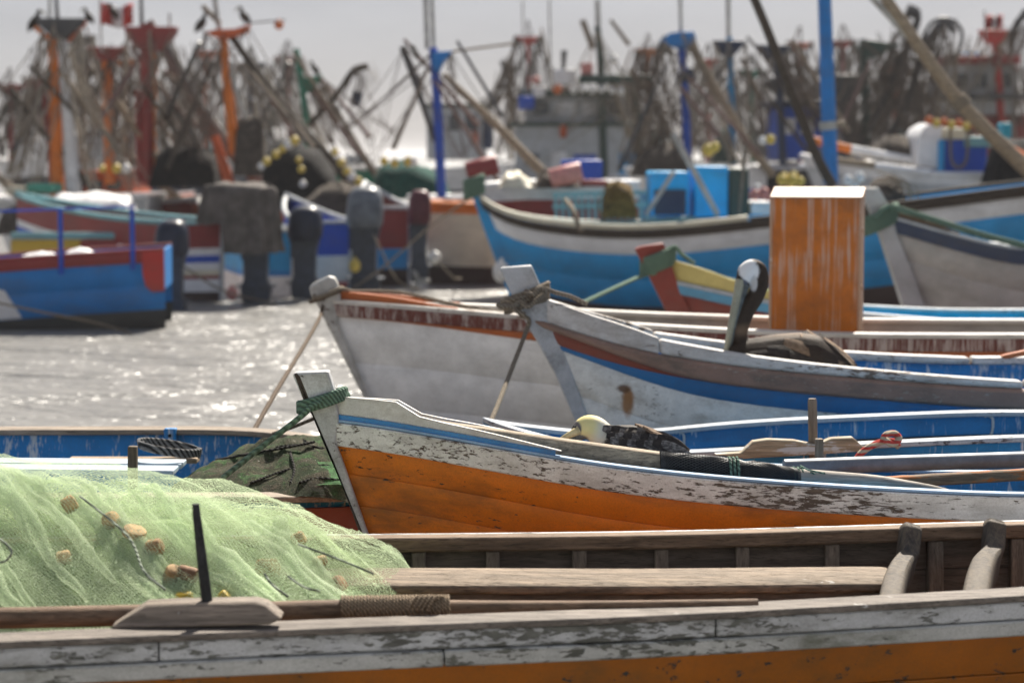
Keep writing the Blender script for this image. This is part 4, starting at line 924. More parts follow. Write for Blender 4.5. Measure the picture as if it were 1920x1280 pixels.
# gathered folds: rope-like rolls of bunched netting running down the heap
m_net_roll = netmat('green_net_roll', (0.74, 0.85, 0.62), 0.011, 0.26, 0.22, 0.6)
rf = random.Random(12)
for i in range(26):
    b0 = rf.uniform(0.02, 0.75); a0 = rf.uniform(0.45, 0.75); ln_ = rf.uniform(0.12, 0.34); seedf = rf.uniform(0, 50); rad = rf.uniform(0.012, 0.034)
    path = [net_pt(clamp(a0 - ln_ * 1.5 * q + 0.05 * nz(q * 3, seedf, 0), 0.02, 0.98), clamp(b0 + ln_ * q, 0, 0.97), 0.84, 5.3, 0.06) + V(0, 0, 0.012) for q in [k / 20 for k in range(21)]]
    mb = MB(); mb.tube(path, [rad * math.sin(math.pi * (0.05 + 0.9 * k / 20)) ** 0.6 * (1 + 0.35 * nz(k * 0.5, seedf, 2)) for k in range(21)], 14, True)
    mb.uv = [((j % 14) / 14 * rad * 6, (j // 14) * 0.03) for j in range(len(mb.v))]
    mb.build('net_roll', m_net_roll, net, ang=180)
# cork floats strung on the head line
m_cork = plain('float_cork', (0.50, 0.33, 0.16), 0.8, 0.35, 25, 0, 0.003); m_cork_y = plain('float_yellow', (0.62, 0.42, 0.05), 0.6, 0.3, 20); m_cork_d = plain('float_brown', (0.30, 0.17, 0.09), 0.75, 0.3, 20)
def flt(px, py, d, r, h, ax, mat):
    mb = MB(); hh = h / 2; b = min(r, hh) * 0.45
    c_, best = None, 1e9
    for i in range(60):
        for j in range(90):
            w_ = net_pt(i / 60, j / 90, 0.87, 9.1, 0.06); q_ = proj(w_); e_ = math.hypot(q_[0] - px, q_[1] - py) + w_.y * 12
            if e_ < best: best, c_ = e_, w_
    mb.lathe(P(px, py, c_.y + 0.02), [(r * 0.22, -hh), (r - b, -hh), (r - b * 0.3, -hh + b * 0.3), (r, -hh + b), (r, hh - b), (r - b * 0.3, hh - b * 0.3), (r - b, hh), (r * 0.22, hh)], 20, ax)
    return mb.build('cork_float', mat, net)
for q in [(252, 998, 6.92, .042, .03, (0.3, -.25, 1), m_cork), (290, 1026, 6.95, .030, .06, (1, -.2, .3), m_cork), (322, 1078, 6.74, .028, .07, (.4, -.5, .8), m_cork), (352, 1075, 6.74, .026, .075, (1, -.3, -.2), m_cork_d), (502, 1064, 6.80, .032, .085, (1, -.1, .05), m_cork), (600, 1052, 6.9, .02, .05, (1, .3, .2), m_cork), (635, 1098, 6.72, .036, .04, (.8, -.3, .5), m_cork_d), (345, 1122, 6.66, .025, .06, (1, 0, .1), m_cork_y), (420, 1122, 6.66, .025, .05, (.5, 0, .6), m_cork_y), (208, 975, 7.0, .03, .05, (.7, -.3, .4), m_cork), (130, 945, 7.05, .03, .05, (.7, .3, .4), m_cork), (120, 1045, 6.78, .025, .05, (.9, .1, .2), m_cork), (560, 1010, 7.1, .025, .05, (.8, .1, .4), m_cork)]: flt(*q)
m_hl = ropemat('head_line_rope', (0.35, 0.40, 0.32))
for pts in ([(0, 1010, 6.8), (12, 1020, 6.78), (22, 1035, 6.77), (12, 1050, 6.77), (0, 1054, 6.77)], [(150, 930, 7.05), (220, 985, 6.93), (250, 1020, 6.84), (270, 1070, 6.72), (310, 1105, 6.66)], [(496, 1075, 6.76), (510, 1095, 6.72), (540, 1118, 6.68)], [(540, 1080, 6.76), (570, 1100, 6.72), (600, 1108, 6.7)], [(560, 1020, 7.0), (640, 1050, 6.9), (700, 1075, 6.8)]):
    mb = MB(); mb.tube(spline([P(a_, b_, c_ + 0.03) for a_, b_, c_ in pts], 8), 0.004, 6); mb.build('head_line', m_hl, net)


# bound pole along the near side of the nearest boat
ol = thing('oar', 'brown oar laid inside the nearest boat, bound with turns of tan cord', 'oar', P(700, 1140, 6.62))
mb = MB(); pp = spline([P(-120, 1160, 6.46), P(200, 1154, 6.51), P(640, 1143, 6.61), P(850, 1139, 6.66), P(1300, 1133, 6.75), P(1420, 1131, 6.78)], 8); mb.tube(pp, [lerp(0.034, 0.017, sm(i / (len(pp) - 1), 0.45, 0.75)) for i in range(len(pp))], 14)
mb.build('shaft', wood('oar_brown_wood', (0.26, 0.17, 0.11)), ol)
m_cord = ropemat('binding_cord_tan', (0.38, 0.29, 0.20), freq=260)
c0, c1 = P(640, 1136, 6.60), P(845, 1134, 6.64); mb = MB(); NT_ = 34
mb.tube([c0.lerp(c1, i / (NT_ * 14)) + V(0, math.cos(2 * math.pi * i / 14) * 0.031, math.sin(2 * math.pi * i / 14) * 0.031 * (1 + 0.06 * nz(i * 0.03, 0, 0))) for i in range(NT_ * 14 + 1)], 0.0052, 6)
for e in range(5):
    s0 = P(762 + e * 9, 1150, 6.60); mb.tube(spline([s0, s0 + V(0.012, -0.012, 0.03), s0 + V(0.035, 0.0, 0.055), s0 + V(0.06, 0.03, 0.05)], 6), 0.0055, 6)
mb.build('cord_binding', m_cord, ol)

# ------------------------------------------------------------------ dark green net heap in the blue boat at left
dn = thing('fishing_net', 'dark green and brown net heap in the blue boat at left', 'net', P(500, 930, 9.5))
m_dark_net = netheap('dark_green_net', ((0.06, 0.10, 0.035), (0.16, 0.12, 0.085), (0.09, 0.22, 0.06)), 55, spark=0.75, mesh=0.45)
TD = [(330, 905), (350, 884), (400, 862), (450, 841), (500, 826), (560, 818), (600, 817), (650, 822), (700, 840), (760, 880), (800, 930)]
mb = MB(); rows = []
for i in range(41):
    a = i / 40; row = []
    for j in range(81):
        b = j / 80; px = lerp(325, 805, b); yv = lerp(9.12, 10.25, a); x = P(px, 900, 9.6).x
        zr = zat(x, 9.75, interp(TD, px)); sh = math.sin(math.pi * clamp(0.06 + 0.9 * a)) ** 0.55
        f = nz(x * 5, a * 6, 2.2) * 0.05 + nz(x * 13, a * 15, 7) * 0.025 + nz(x * 34, a * 40, 3) * 0.010
        z = 0.36 + max(0, zr - 0.36) * sh + f * sh
        row.append(V(x, yv, z))
    rows.append(row)
mb.grid(rows); mb.build('net_mound', m_dark_net, dn)
m_ln = ropemat('net_line_black', (0.03, 0.028, 0.024)); mb = MB()
for pts in ([(405, 862, 9.7), (470, 850, 9.5), (540, 838, 9.45), (590, 828, 9.5)], [(540, 822, 9.7), (545, 850, 9.42), (552, 880, 9.28), (545, 905, 9.2)], [(470, 905, 9.2), (540, 880, 9.3), (600, 872, 9.3), (660, 880, 9.3)], [(560, 905, 9.18), (600, 896, 9.2), (650, 902, 9.2)], [(500, 842, 9.5), (560, 834, 9.5), (630, 845, 9.48)]):
    mb = MB(); mb.tube(spline([P(*q) for q in pts], 8), 0.006, 6); mb.build('net_line', m_ln, dn)
# a coarse panel of bright green mesh lying on it
m_gm = plain('green_mesh_thread', (0.10, 0.30, 0.09), 0.7, 0.3, 40); mb = MB()
def dnp(px, py): return P(px, py, 9.34 - (py - 860) * 0.0036)
for i in range(30): mb.tube([dnp(582 + i * 2.6 + 3 * nz(i, 0, 0), 866 + q * 5 + 3 * nz(i * .3, q, 0)) for q in range(9)], 0.0014, 3, False)
for i in range(20): mb.tube([dnp(580 + q * 9, 866 + i * 2.2 + 4 * nz(i * .1, q * .4, 3)) for q in range(10)], 0.0014, 3, False)
mb.build('mesh_panel', m_gm, dn, kind='stuff')
# fittings of that boat
m_lblue = paint('thwart_pale_blue', (0.42, 0.52, 0.60), chip=0.25, dirt=0.3)
for (x0, x1, y, d) in ((-60, 345, 866, 9.75), (-60, 330, 878, 9.5)):
    mb = MB(); mb.bar(P(x0, y, d), P(x1, y + 4, d), 0.16, 0.025); mb.build('thwart', m_lblue, bl.root, bevel=0.005)
mb = MB(); mb.bar(P(130, 862, 9.95), P(372, 862, 9.95), 0.10, 0.022); mb.build('thwart', m_wood_tan, bl.root, bevel=0.004)
u = bl.u_of(325, bl.far); p = bl.pt(u, 0, bl.far, -0.085); mb = MB(); mb.box(p + V(0, 0, -0.03), (0.062, 0.05, 0.13)); mb.build('rowlock_block', m_blue_in2, bl.root, bevel=0.006)
mb = MB(); mb.tube([p + V(0, -0.024, 0.0), p + V(0, -0.032, 0.0)], 0.009, 10); mb.build('bolt', m_iron, bl.root)
mb = MB(); mb.bar(P(249, 960, 9.25), P(249, 836, 9.25), 0.04, 0.042, up=(0, 1, 0)); o = mb.build('post', wood('post_wood', (0.16, 0.13, 0.09), axis='z'), bl.root, bevel=0.004)
ck = ropemat('coil_black_white', (0.25, 0.25, 0.25), (0.01, 0.01, 0.01), freq=120)
mb = MB(); mb.tube([P(318, 856, 9.85) + V(math.cos(q * 0.3) * 0.14 * (1 + 0.02 * q / 20), math.sin(q * 0.3) * 0.14, 0.012 * q / 21 + 0.05 * math.sin(q * 0.15) ** 2) for q in range(64)], 0.0085, 8); o = mb.build('rope_coil', ck); recenter(o)
tag(o, 'loose coil of black and white rope on the blue boat thwart', 'rope')
# ------------------------------------------------------------------ colours of the anchored fleet
def bp_(name, col, **kw):
    kw.setdefault('chip', 0.12); kw.setdefault('scale', 0.6); kw.setdefault('dirt', 0.35); return paint(name, col, **kw)
k_blue = bp_('fleet_blue', (0.003, 0.19, 0.54)); k_sky = bp_('fleet_sky_blue', (0.012, 0.30, 0.64)); k_bright = bp_('fleet_bright_blue', (0.005, 0.42, 0.85))
k_royal = bp_('fleet_royal_blue', (0.008, 0.075, 0.48)); k_maroon = bp_('fleet_maroon', (0.26, 0.03, 0.03)); k_red = bp_('fleet_red', (0.48, 0.035, 0.03))
k_white = bp_('fleet_white', (0.78, 0.78, 0.79)); k_cream = bp_('fleet_cream', (0.68, 0.63, 0.48)); k_orange = bp_('fleet_orange', (0.75, 0.19, 0.015)); k_rust = bp_('fleet_rust_orange', (0.58, 0.11, 0.03))
k_yellow = bp_('fleet_yellow', (0.62, 0.40, 0.04)); k_green = bp_('fleet_green', (0.01, 0.20, 0.13)); k_dgreen = bp_('fleet_dark_green', (0.03, 0.06, 0.05)); k_cyan = bp_('fleet_cyan', (0.20, 0.42, 0.45))
k_grey = bp_('fleet_grey', (0.46, 0.48, 0.50)); k_dgrey = bp_('fleet_dark_grey', (0.06, 0.06, 0.065)); k_dblue = bp_('fleet_dark_blue', (0.015, 0.03, 0.075)); k_boot = bp_('fleet_bottom_paint', (0.045, 0.022, 0.02)); k_bootd = bp_('fleet_dark_bottom', (0.018, 0.022, 0.024))
k_pole = wood('fleet_pole_wood', (0.30, 0.24, 0.18)); k_poled = wood('fleet_dark_pole', (0.10, 0.078, 0.06)); k_polep = wood('fleet_pink_pole', (0.30, 0.20, 0.175)); k_tan = wood('fleet_tan_pole', (0.42, 0.33, 0.23))
k_alu = plain('fleet_metal', (0.42, 0.41, 0.38), 0.45, 0.2, 6, 0.3); k_line = plain('fleet_rigging', (0.14, 0.11, 0.09), 0.8, 0.3, 20); k_linel = plain('fleet_rigging_pale', (0.30, 0.26, 0.21), 0.8, 0.3, 20)
k_glass = plain('window_glass', (0.03, 0.04, 0.05), 0.1, 0.2, 3, 0, 0, 0.6)
k_netb = netheap('black_net', ((0.012, 0.012, 0.014), (0.028, 0.025, 0.026), (0.04, 0.034, 0.03)), 18); k_netbr = netheap('brown_net', ((0.10, 0.08, 0.065), (0.17, 0.14, 0.115), (0.07, 0.055, 0.05)), 16); k_netg = netheap('teal_net', ((0.01, 0.07, 0.055), (0.02, 0.13, 0.10)), 18)
k_netgold = netheap('gold_net', ((0.20, 0.12, 0.03), (0.34, 0.21, 0.06), (0.08, 0.05, 0.02)), 25)
k_cloth = plain('grey_cover_cloth', (0.12, 0.105, 0.095), 0.9, 0.3, 5, 0, 0.01); k_navy = plain('cowl_navy', (0.014, 0.02, 0.04), 0.4, 0.3, 8); k_cowlg = plain('cowl_grey', (0.13, 0.145, 0.165), 0.4, 0.25, 8); k_cowlr = plain('cowl_dark_red', (0.10, 0.02, 0.03), 0.4, 0.25, 8); k_leg = plain('motor_leg_slate', (0.045, 0.055, 0.075), 0.45, 0.25, 8)
k_buoyy = plain('buoy_yellow', (0.65, 0.48, 0.10), 0.5, 0.2, 8); k_buoyw = plain('buoy_white', (0.72, 0.70, 0.66), 0.5, 0.15, 8); k_buoyo = plain('buoy_orange', (0.6, 0.16, 0.05), 0.5, 0.2, 8); k_buoyp = plain('buoy_pink', (0.6, 0.25, 0.22), 0.5, 0.2, 8)

# ------------------------------------------------------------------ small description language for far vessels
def vessel(name, label, cat, d, px, items, group=None, z=0.0):
    root = thing(name, label, cat, (P(px, 300, d).x, d, z), group); last = None
    rnd = random.Random(px * 7 + int(d * 10))
    if name == 'fishing_boat' and 36 <= d < 46 and len(items) > 6:      # spare booms and poles lashed to every working boat
        for q in range(4):
            x0 = px + rnd.uniform(-70, 40); y0 = rnd.uniform(70, 170); ln = rnd.uniform(70, 150)
            items = list(items) + [('p', 'boom', [(x0, y0, rnd.uniform(-0.8, 0.8)), (x0 + ln * rnd.choice((1, 1, -0.7)), min(345, y0 + ln * rnd.uniform(1.0, 1.7)), rnd.uniform(-0.8, 0.8))], rnd.uniform(5, 8), rnd.uniform(7, 11), rnd.choice((k_poled, k_pole, k_polep, k_dgrey)))]
    for it in items:
        k = it[0]
        if k == 'b':      # box: name, x0, y0, x1, y1, depth, mat, dd
            _, nm, x0, y0, x1, y1, dp, mt = it[:8]; dd = it[8] if len(it) > 8 else 0.0
            a = P(x0, y1, d + dd); b = P(x1, y0, d + dd); mb = MB(); c = V((a.x + b.x) / 2, d + dd + dp / 2, (a.z + b.z) / 2)
            mb.box(c, (abs(b.x - a.x), dp, abs(b.z - a.z))); last = mb.build(nm, mt, root, bevel=min(0.03, abs(b.z - a.z) * 0.15))
        elif k == 'w':    # window of the last box
            _, x0, y0, x1, y1, dd = it[:6]; mt = it[6] if len(it) > 6 else k_glass; nm = it[7] if len(it) > 7 else 'window'
            a = P(x0, y1, d + dd - 0.02); b = P(x1, y0, d + dd - 0.02); mb = MB(); mb.box(((a.x + b.x) / 2, d + dd - 0.012, (a.z + b.z) / 2), (b.x - a.x, 0.03, b.z - a.z)); mb.build(nm, mt, last or root)
        elif k == 'p':    # pole: name, pts, w0, w1, mat
            _, nm, pts, w0, w1, mt = it[:6]; pp = [P(q[0], q[1], d + (q[2] if len(q) > 2 else 0)) for q in pts]
            if len(pp) > 2: pp = spline(pp, 5)
            n = len(pp); s = d / F / 2; mb = MB(); mb.tube(pp, [lerp(w0, w1, i / max(1, n - 1)) * s for i in range(n)], 10); last = mb.build(nm, mt, root)
        elif k == 'poly': # name, pts, thick, mat, dd
            _, nm, pts, th, mt = it[:5]; dd = it[5] if len(it) > 5 else 0.0; mb = MB(); mb.prism([P(a, b, d + dd) for a, b in pts], (0, th, 0)); last = mb.build(nm, mt, root, bevel=min(0.02, th * 0.2))
        elif k == 'rig':  # lines: tops, bottoms, n, width px
            _, tops, bots, n, wp = it[:5]; mt = it[5] if len(it) > 5 else rnd.choice((k_line, k_linel)); mb = MB(); n = int(n * 1.5)
            for i in range(n):
                t = rnd.choice(tops); b = rnd.choice(bots); j = lambda s_: rnd.uniform(-s_, s_)
                mb.tube(bez(P(t[0] + j(3), t[1] + j(3), d + j(0.4)), P(b[0] + j(14), b[1] + j(8), d + j(0.8)), rnd.choice((0, 0.02, 0.06)) * d / 30, 6), wp * d / F / 2 * rnd.uniform(0.6, 1.2), 4, False)
            mb.build('rigging', mt, root, kind='stuff')
        elif k == 'hang': # bundle hanging along a path: name, pts, spread px, n, w px, mat
            _, nm, pts, sp, n, wp, mt = it[:7]; mb = MB(); wp = wp * 0.55; sp = sp * 1.35
            for i in range(n):
                o0 = (rnd.gauss(0, sp), rnd.gauss(0, sp * 0.6)); off = [(o0[0] + rnd.gauss(0, sp * 0.3), o0[1] + rnd.gauss(0, sp * 0.2)) for _ in pts]
                mb.tube(spline([P(a + o[0], b + o[1], d + rnd.uniform(-0.3, 0.3)) for (a, b), o in zip(pts, off)], 5), wp * d / F / 2 * rnd.uniform(0.6, 1.3), 4, False)
            mb.build(nm, mt, root, kind='stuff')
        elif k == 'heap': # name, trace of top [(x,y)], ybot, depth, mat, dd
            _, nm, tr, yb, dp, mt = it[:6]; dd = it[6] if len(it) > 6 else 0.0; mb = MB(); rows = []; x0, x1 = tr[0][0], tr[-1][0]
            for i in range(13):
                a = i / 12; row = []
                for j in range(31):
                    px_ = lerp(x0, x1, j / 30); zt = P(px_, interp(tr, px_), d + dd).z; zb = P(px_, yb, d + dd).z; sh = max(0, math.sin(math.pi * a)) ** 0.45 * (0.02 + sm(j / 30, -0.01, 0.10) * sm(1 - j / 30, -0.01, 0.10))
                    x = P(px_, 300, d + dd).x
                    row.append(V(x, d + dd + (a - 0.5) * dp, zb + (zt - zb) * sh + 0.07 * sh * (nz(x * 3, a * 4, d) + 0.5 * nz(x * 8, a * 9, d))))
                rows.append(row)
            mb.grid(rows); last = mb.build(nm, mt, root)
        elif k == 'hull': # side-on hull: x0(bow) x1(stern) sheer trace, wl row, half beam, mats (band list: (drop m, mat)), keel
            _, tr, B_, bands = it[:4]; rev = it[4] if len(it) > 4 else False
            xs0, xs1 = tr[0][0], tr[-1][0]; N_ = 26
            def hp(q, drop, side):
                px_ = lerp(xs0, xs1, q); x = P(px_, 400, d).x; z = P(px_, interp(tr, px_), d).z; qq = 1 - q if rev else q
                h = B_ * (1 - (1 - min(1, qq / 0.45)) ** 2) * (1 if qq < 0.7 else lerp(1, 0.85, (qq - 0.7) / 0.3)) + 0.02
                rk = 0.4 * drop * (1 - qq) ** 3 * (-1 if rev else 1)
                return V(x + rk, d + B_ + side * h * (1 - 0.3 * clamp(drop / 1.6)), z - drop)
            d0 = 0.0
            for (dr, mt) in bands:
                mb = MB(); mb.grid([[hp(q / N_, d0, -1), hp(q / N_, (d0 + dr) / 2, -1), hp(q / N_, dr, -1)] for q in range(N_ + 1)]); mb.grid([[hp(q / N_, d0, 1), hp(q / N_, dr, 1)] for q in range(N_ + 1)])
                e = 0 if rev else N_
                mb.add([hp(e / N_, d0, -1), hp(e / N_, d0, 1), hp(e / N_, dr, 1), hp(e / N_, dr, -1)], [(0, 1, 2, 3)])
                mb.build('hull_band', mt, root); d0 = dr
            mb = MB(); mb.grid([[hp(q / N_, 0.25, -1), hp(q / N_, 0.25, 1)] for q in range(N_ + 1)]); mb.build('deck', k_pole, root)
            for sd in (-1, 1):
                mb = MB(); mb.tube([hp(q / N_, 0, sd) for q in range(N_ + 1)], 0.045, 8); mb.build('rail', it[5] if len(it) > 5 else k_white, root)
    return root
def crosstree(nm, cx, y, wd, ht, mat, sw=12):
    """the spiked head frame on a mast"""
    return ('poly', nm, [(cx - wd / 2, y), (cx + wd / 2, y), (cx + wd / 2 - 4, y + ht * 0.3), (cx + sw * 0.8, y + ht), (cx - sw * 0.8, y + ht), (cx - wd / 2 + 4, y + ht * 0.3)], 0.35, mat, -0.17)
def bird(px, py, d, hp, face, label, dark=True):
    """hunched sea bird perched upright; hp = height in px"""
    k = d / F * hp / 40; root = thing('perched_bird', label, 'bird', P(px, py, d)); b = P(px, py, d); f = face
    mb = MB(); mb.tube(spline([b + V(-14 * f, 0, -2) * k, b + V(-8 * f, 0, 8) * k, b + V(0, 0, 17) * k, b + V(5 * f, 0, 26) * k, b + V(6 * f, 0, 33) * k, b + V(10 * f, 0, 38) * k], 4), [k * q for q in [1.2, 2.5, 4, 5.5, 7, 8, 8.6, 9, 9, 8.6, 7.8, 6.8, 5.6, 4.6, 4, 3.7, 3.6, 3.7, 3.9, 3.6, 2.6]], 10)
    mb.build('body', m_f_dark if dark else m_f_grey, root)
    mb = MB(); mb.tube([b + V(11 * f, 0, 38) * k, b + V(17 * f, 0, 33) * k, b + V(21 * f, 0, 25) * k], [2.4 * k, 1.8 * k, 0.7 * k], 8); mb.build('bill', m_bill, root)
    for s_ in (-1, 1):
        mb = MB(); mb.ell(b + V(-4 * f, s_ * 6.5, 15) * k, (5 * k, 2.5 * k, 13 * k), 10, 6, Matrix.Rotation(0.5 * f, 3, 'Y')); mb.build('wing', m_f_dark, root)
    for s_ in (-2.5, 2.5):
        mb = MB(); mb.tube([b + V(0, s_, 8) * k, b + V(0, s_, -0.5) * k], 1.1 * k, 6); mb.build('leg', m_iron, root)
    return root

# ------------------------------------------------------------------ long blue boat in the middle distance
S_B = [(884, 356), (895, 372), (915, 390), (940, 402), (970, 412), (1030, 422), (1100, 430), (1200, 433), (1300, 426), (1440, 410), (1600, 394), (1760, 374), (1920, 353), (2200, 325)]
bb = Boat('fishing_boat', 'long sky blue fishing boat with brown rail and blue mast in the middle distance', 26.0, 890, S_B, 11.0, 0.95, rake=0.40, full=0.32, bowp=2.2, keel=-0.35)
for a, b, m_ in ((0.10, 0.30, k_white), (0.30, 0.62, k_sky), (0.62, 0.95, k_sky), (0.95, 1.6, k_boot)):
    for sd in (-1, 1): bb.plank(m_, sd, a, b)
for sd in (-1, 1):
    bb.sweep('rub_rail', m_wood_dark, sd, [(-0.02, 0.0), (0.05, 0.0), (0.05, -0.10), (-0.02, -0.10)], bevel=0.015)
    bb.sweep('bow_cap', k_cream, sd, [(-0.07, 0.002), (0.045, 0.002), (0.045, 0.07), (-0.07, 0.07)], 0.0, 0.30, bevel=0.02)
    bb.sweep('gunwale_cap', m_wood_dark, sd, [(-0.07, 0.002), (0.045, 0.002), (0.045, 0.04), (-0.07, 0.04)], 0.302, 1.0, bevel=0.01)
bb.inner(k_bright, 0.5, 0.06, fmat=k_pole)
bb.stem(k_sky, [(872, 335), (886, 333), (905, 372), (920, 400), (950, 470), (985, 560), (1000, 610), (972, 610), (955, 555), (930, 490), (906, 425), (888, 375)], th=0.16)
mb = MB(); mb.tube(turns(889, 350, 26.0, 16, 0.4, 0.13, 5.5, 16, 0.03, 11), 0.035, 8); mb.build('bow_lashing', m_rope_green, bb.root)
vb = lambda *it: None
def addto(root, d, items):
    """hang further parts on a boat that already stands"""
    r = vessel('fitting', 'x', 'x', d, 960, items)
    off = origin(r) - origin(root)
    for c in list(r.children):
        c.parent = root; c.location = c.location + off
    bpy.data.objects.remove(r)
addto(bb.root, 26.1, [
    ('b', 'cabin_wall', 1220, 322, 1292, 405, 1.0, k_bright), ('w', 1227, 356, 1286, 403, -0.02, k_dblue, 'hatch'),
    ('b', 'door_panel', 1302, 312, 1366, 408, 1.0, k_bright), ('b', 'cabin_wall', 1367, 316, 1405, 408, 1.0, k_dgreen), ('b', 'locker', 1408, 378, 1448, 402, 0.6, k_white),
    ('p', 'brace', [(1212, 402, -.4), (1264, 322, -.3)], 9, 9, k_alu), ('p', 'brace', [(1262, 250, -.3), (1346, 404, -.5)], 12, 11, k_alu), ('p', 'brace', [(1398, 270), (1386, 402)], 8, 8, k_pole)])
addto(bb.root, 26.9, [('p', 'mast', [(1542, -90), (1546, 0), (1558, 345)], 22, 30, k_blue), ('p', 'mast_collar', [(1552, 228), (1553, 244)], 34, 34, k_alu), ('p', 'mast_stay', [(1553, 235), (1585, 232)], 12, 12, k_tan)])
for i in range(16):
    px = 1042 + i * 12.2; mb = MB(); mb.bar(P(px, 368 + (i % 3), 27.9), P(px + 1.5, 412, 27.9), 0.045, 0.03, up=(0, 1, 0)); mb.build('slat', k_cyan, bb.root)
for y in (365, 388): mb = MB(); mb.bar(P(1036, y, 27.87), P(1236, y - 5, 27.87), 0.03, 0.06); mb.build('rail_bar', k_cyan, bb.root)
vessel('fishing_net', 'tangle of gold brown netting on the blue boat deck', 'net', 26.6, 1160, [('heap', 'net_mound', [(1128, 372), (1140, 345), (1160, 338), (1182, 346), (1196, 385)], 408, 0.7, k_netgold), ('hang', 'net_strands', [(1150, 340), (1135, 370), (1140, 405)], 8, 14, 3, k_netgold)], z=0.6)
addto(bb.root, 25.6, [('p', 'boom', [(1398, -40), (1440, 60), (1490, 190), (1530, 290), (1562, 350)], 17, 20, k_poled)])
addto(bb.root, 24.9, [('p', 'boom', [(1622, -60), (1690, 40), (1780, 168), (1850, 245), (1960, 350)], 20, 30, k_tan), ('p', 'boom_lashing', [(1795, 185), (1808, 200)], 34, 34, m_rope_tan), ('p', 'boom', [(1620, -20), (1705, 72)], 12, 12, k_alu)])
rope('tie_rope', 'pale line tied round the white rail near the blue boat bow', [(1060, 375, 25.6), (1075, 395, 25.1), (1085, 425, 24.95), (1092, 433, 24.95)], 0.03, m_rope_tan)

# ------------------------------------------------------------------ left row: blue launch, then sterns with covered motors
S_A = [(-600, 530), (-200, 508), (0, 489), (100, 482), (325, 468)]
ba = Boat('launch', 'royal blue launch with maroon rail at the left edge', 24.2, -420, S_A, 4.52, 0.75, ang=0.10, rake=0.3, full=0.35, stern=0.95, keel=-0.3, flare=0.2)
ba.plank(k_maroon, -1, 0.0, 0.13, 0.01, name='rail_band'); ba.plank(k_maroon, 1, 0.0, 0.13, 0.01, name='rail_band')
for a, b, m_ in ((0.13, 0.40, k_blue), (0.40, 0.68, k_blue), (0.68, 1.1, k_bootd)):
    for sd in (-1, 1): ba.plank(m_, sd, a, b)
ba.cap(k_maroon, 0.08, 0.03, 0.02); ba.inner(k_blue, 0.45, 0.05)
mb = MB(); _u = [ba.u_of(px) for px in (266, 272, 290, 324)]
mb.grid([[ba.pt(ba.u_of(px), dr, -1, 0.022) for dr in drs] for px, drs in ((266, (0.0, 0.1, 0.18, 0.25)), (271, (0.0, 0.15, 0.30, 0.40)), (283, (0.0, 0.18, 0.36, 0.47)), (324, (0.0, 0.18, 0.36, 0.47)))]); mb.build('stern_patch', k_red, ba.root)
mb = MB(); mb.grid([[ba.pt(ba.u_of(px), dr, -1, 0.012) for dr in drs] for px, drs in ((-90, (0.15, 0.4, 0.66)), (0, (0.34, 0.5, 0.67)), (24, (0.655, 0.66, 0.67)))]); mb.build('bow_patch', k_white, ba.root)
for px in (112, 248):
    u = ba.u_of(px); p = ba.pt(u, 0.2, -1, 0.03); mb = MB(); mb.tube([p, V(p.x, p.y, P(px, 392, p.y).z)], 0.028, 8); mb.build('stanchion', k_royal, ba.root)
mb = MB(); mb.tube([P(-60, 398, 24.2), P(112, 392, 24.3), P(252, 387, 24.6)], 0.014, 6); mb.build('hand_rail', k_royal, ba.root)
for (x0, x1, y0, lab) in ((30, 130, 472, 'crumpled white cloth on the maroon rail at far left'), (112, 192, 464, 'crumpled white cloth on the maroon rail between the blue stanchions')):
    mb = MB(); rows = []
    for i in range(9):
        a = i / 8; rows.append([P(lerp(x0, x1, j / 16), 488 - (488 - y0) * math.sin(math.pi * j / 16) ** 0.7 * math.sin(math.pi * (0.05 + 0.9 * a)) + 4 * nz(j * 0.7, i, 1), 24.0 + 0.5 * a + (x0 / 300)) for j in range(17)])
    mb.grid(rows); o = mb.build('cloth', k_white); recenter(o); tag(o, lab, 'cloth')
def panga(label, d, tr, bands, rail, back=(-1.2, 4.2), inner_m=None):
    """stern-on launch: tr = transom outline in px (left top, right top, right bottom, left bottom)"""
    root = thing('launch', label, 'boat', (P((tr[0][0] + tr[1][0]) / 2, 400, d).x, d, 0))
    tl, tr_, br2, bl2_ = [P(a, b, d) for a, b in tr]; bk = V(back[0], back[1], 0.15)
    q0 = 0.0
    for (q1, mt) in bands:
        a, b, c, e = tl.lerp(bl2_, q0), tr_.lerp(br2, q0), tr_.lerp(br2, q1), tl.lerp(bl2_, q1); mb = MB(); mb.prism([a, b, c, e], (0, 0.04, 0)); mb.build('transom_band', mt, root)
        for (s0, s1) in ((a, e), (b, c)):
            mid = (tl + tr_) / 2; tip = mid + bk * 1.0; mb = MB(); rows = []
            for i in range(11):
                t = i / 10; fa = lerp(1, 0, t ** 2.2)
                rows.append([V(tip.x + (p.x - mid.x) * fa - bk.x * (1 - t), p.y + 0.02 + bk.y * t, p.z + 0.3 * t * t) for p in (s0, s1)])
            mb.grid(rows); mb.build('hull_band', mt, root)
        q0 = q1
    for s0 in (tl, tr_):
        mid = (tl + tr_) / 2; tip = mid + bk; mb = MB(); mb.tube([V(tip.x + (s0.x - mid.x) * lerp(1, 0, (i / 10) ** 2.2) - bk.x * (1 - i / 10), s0.y + 0.02 + bk.y * i / 10, s0.z + 0.02 + 0.3 * (i / 10) ** 2) for i in range(11)], 0.04, 8); mb.build('rail', rail, root)
    mb = MB(); mb.bar(tl, tr_, 0.07, 0.05); mb.build('transom_cap', rail, root, bevel=0.01)
    for s0, s1 in ((tl, bl2_), (tr_, br2)): mb = MB(); mb.bar(s0 + V(0, -0.03, 0), s1 + V(0, -0.03, 0), 0.06, 0.05, up=(0, 1, 0)); mb.build('corner_post', k_grey, root, bevel=0.01)
    return root
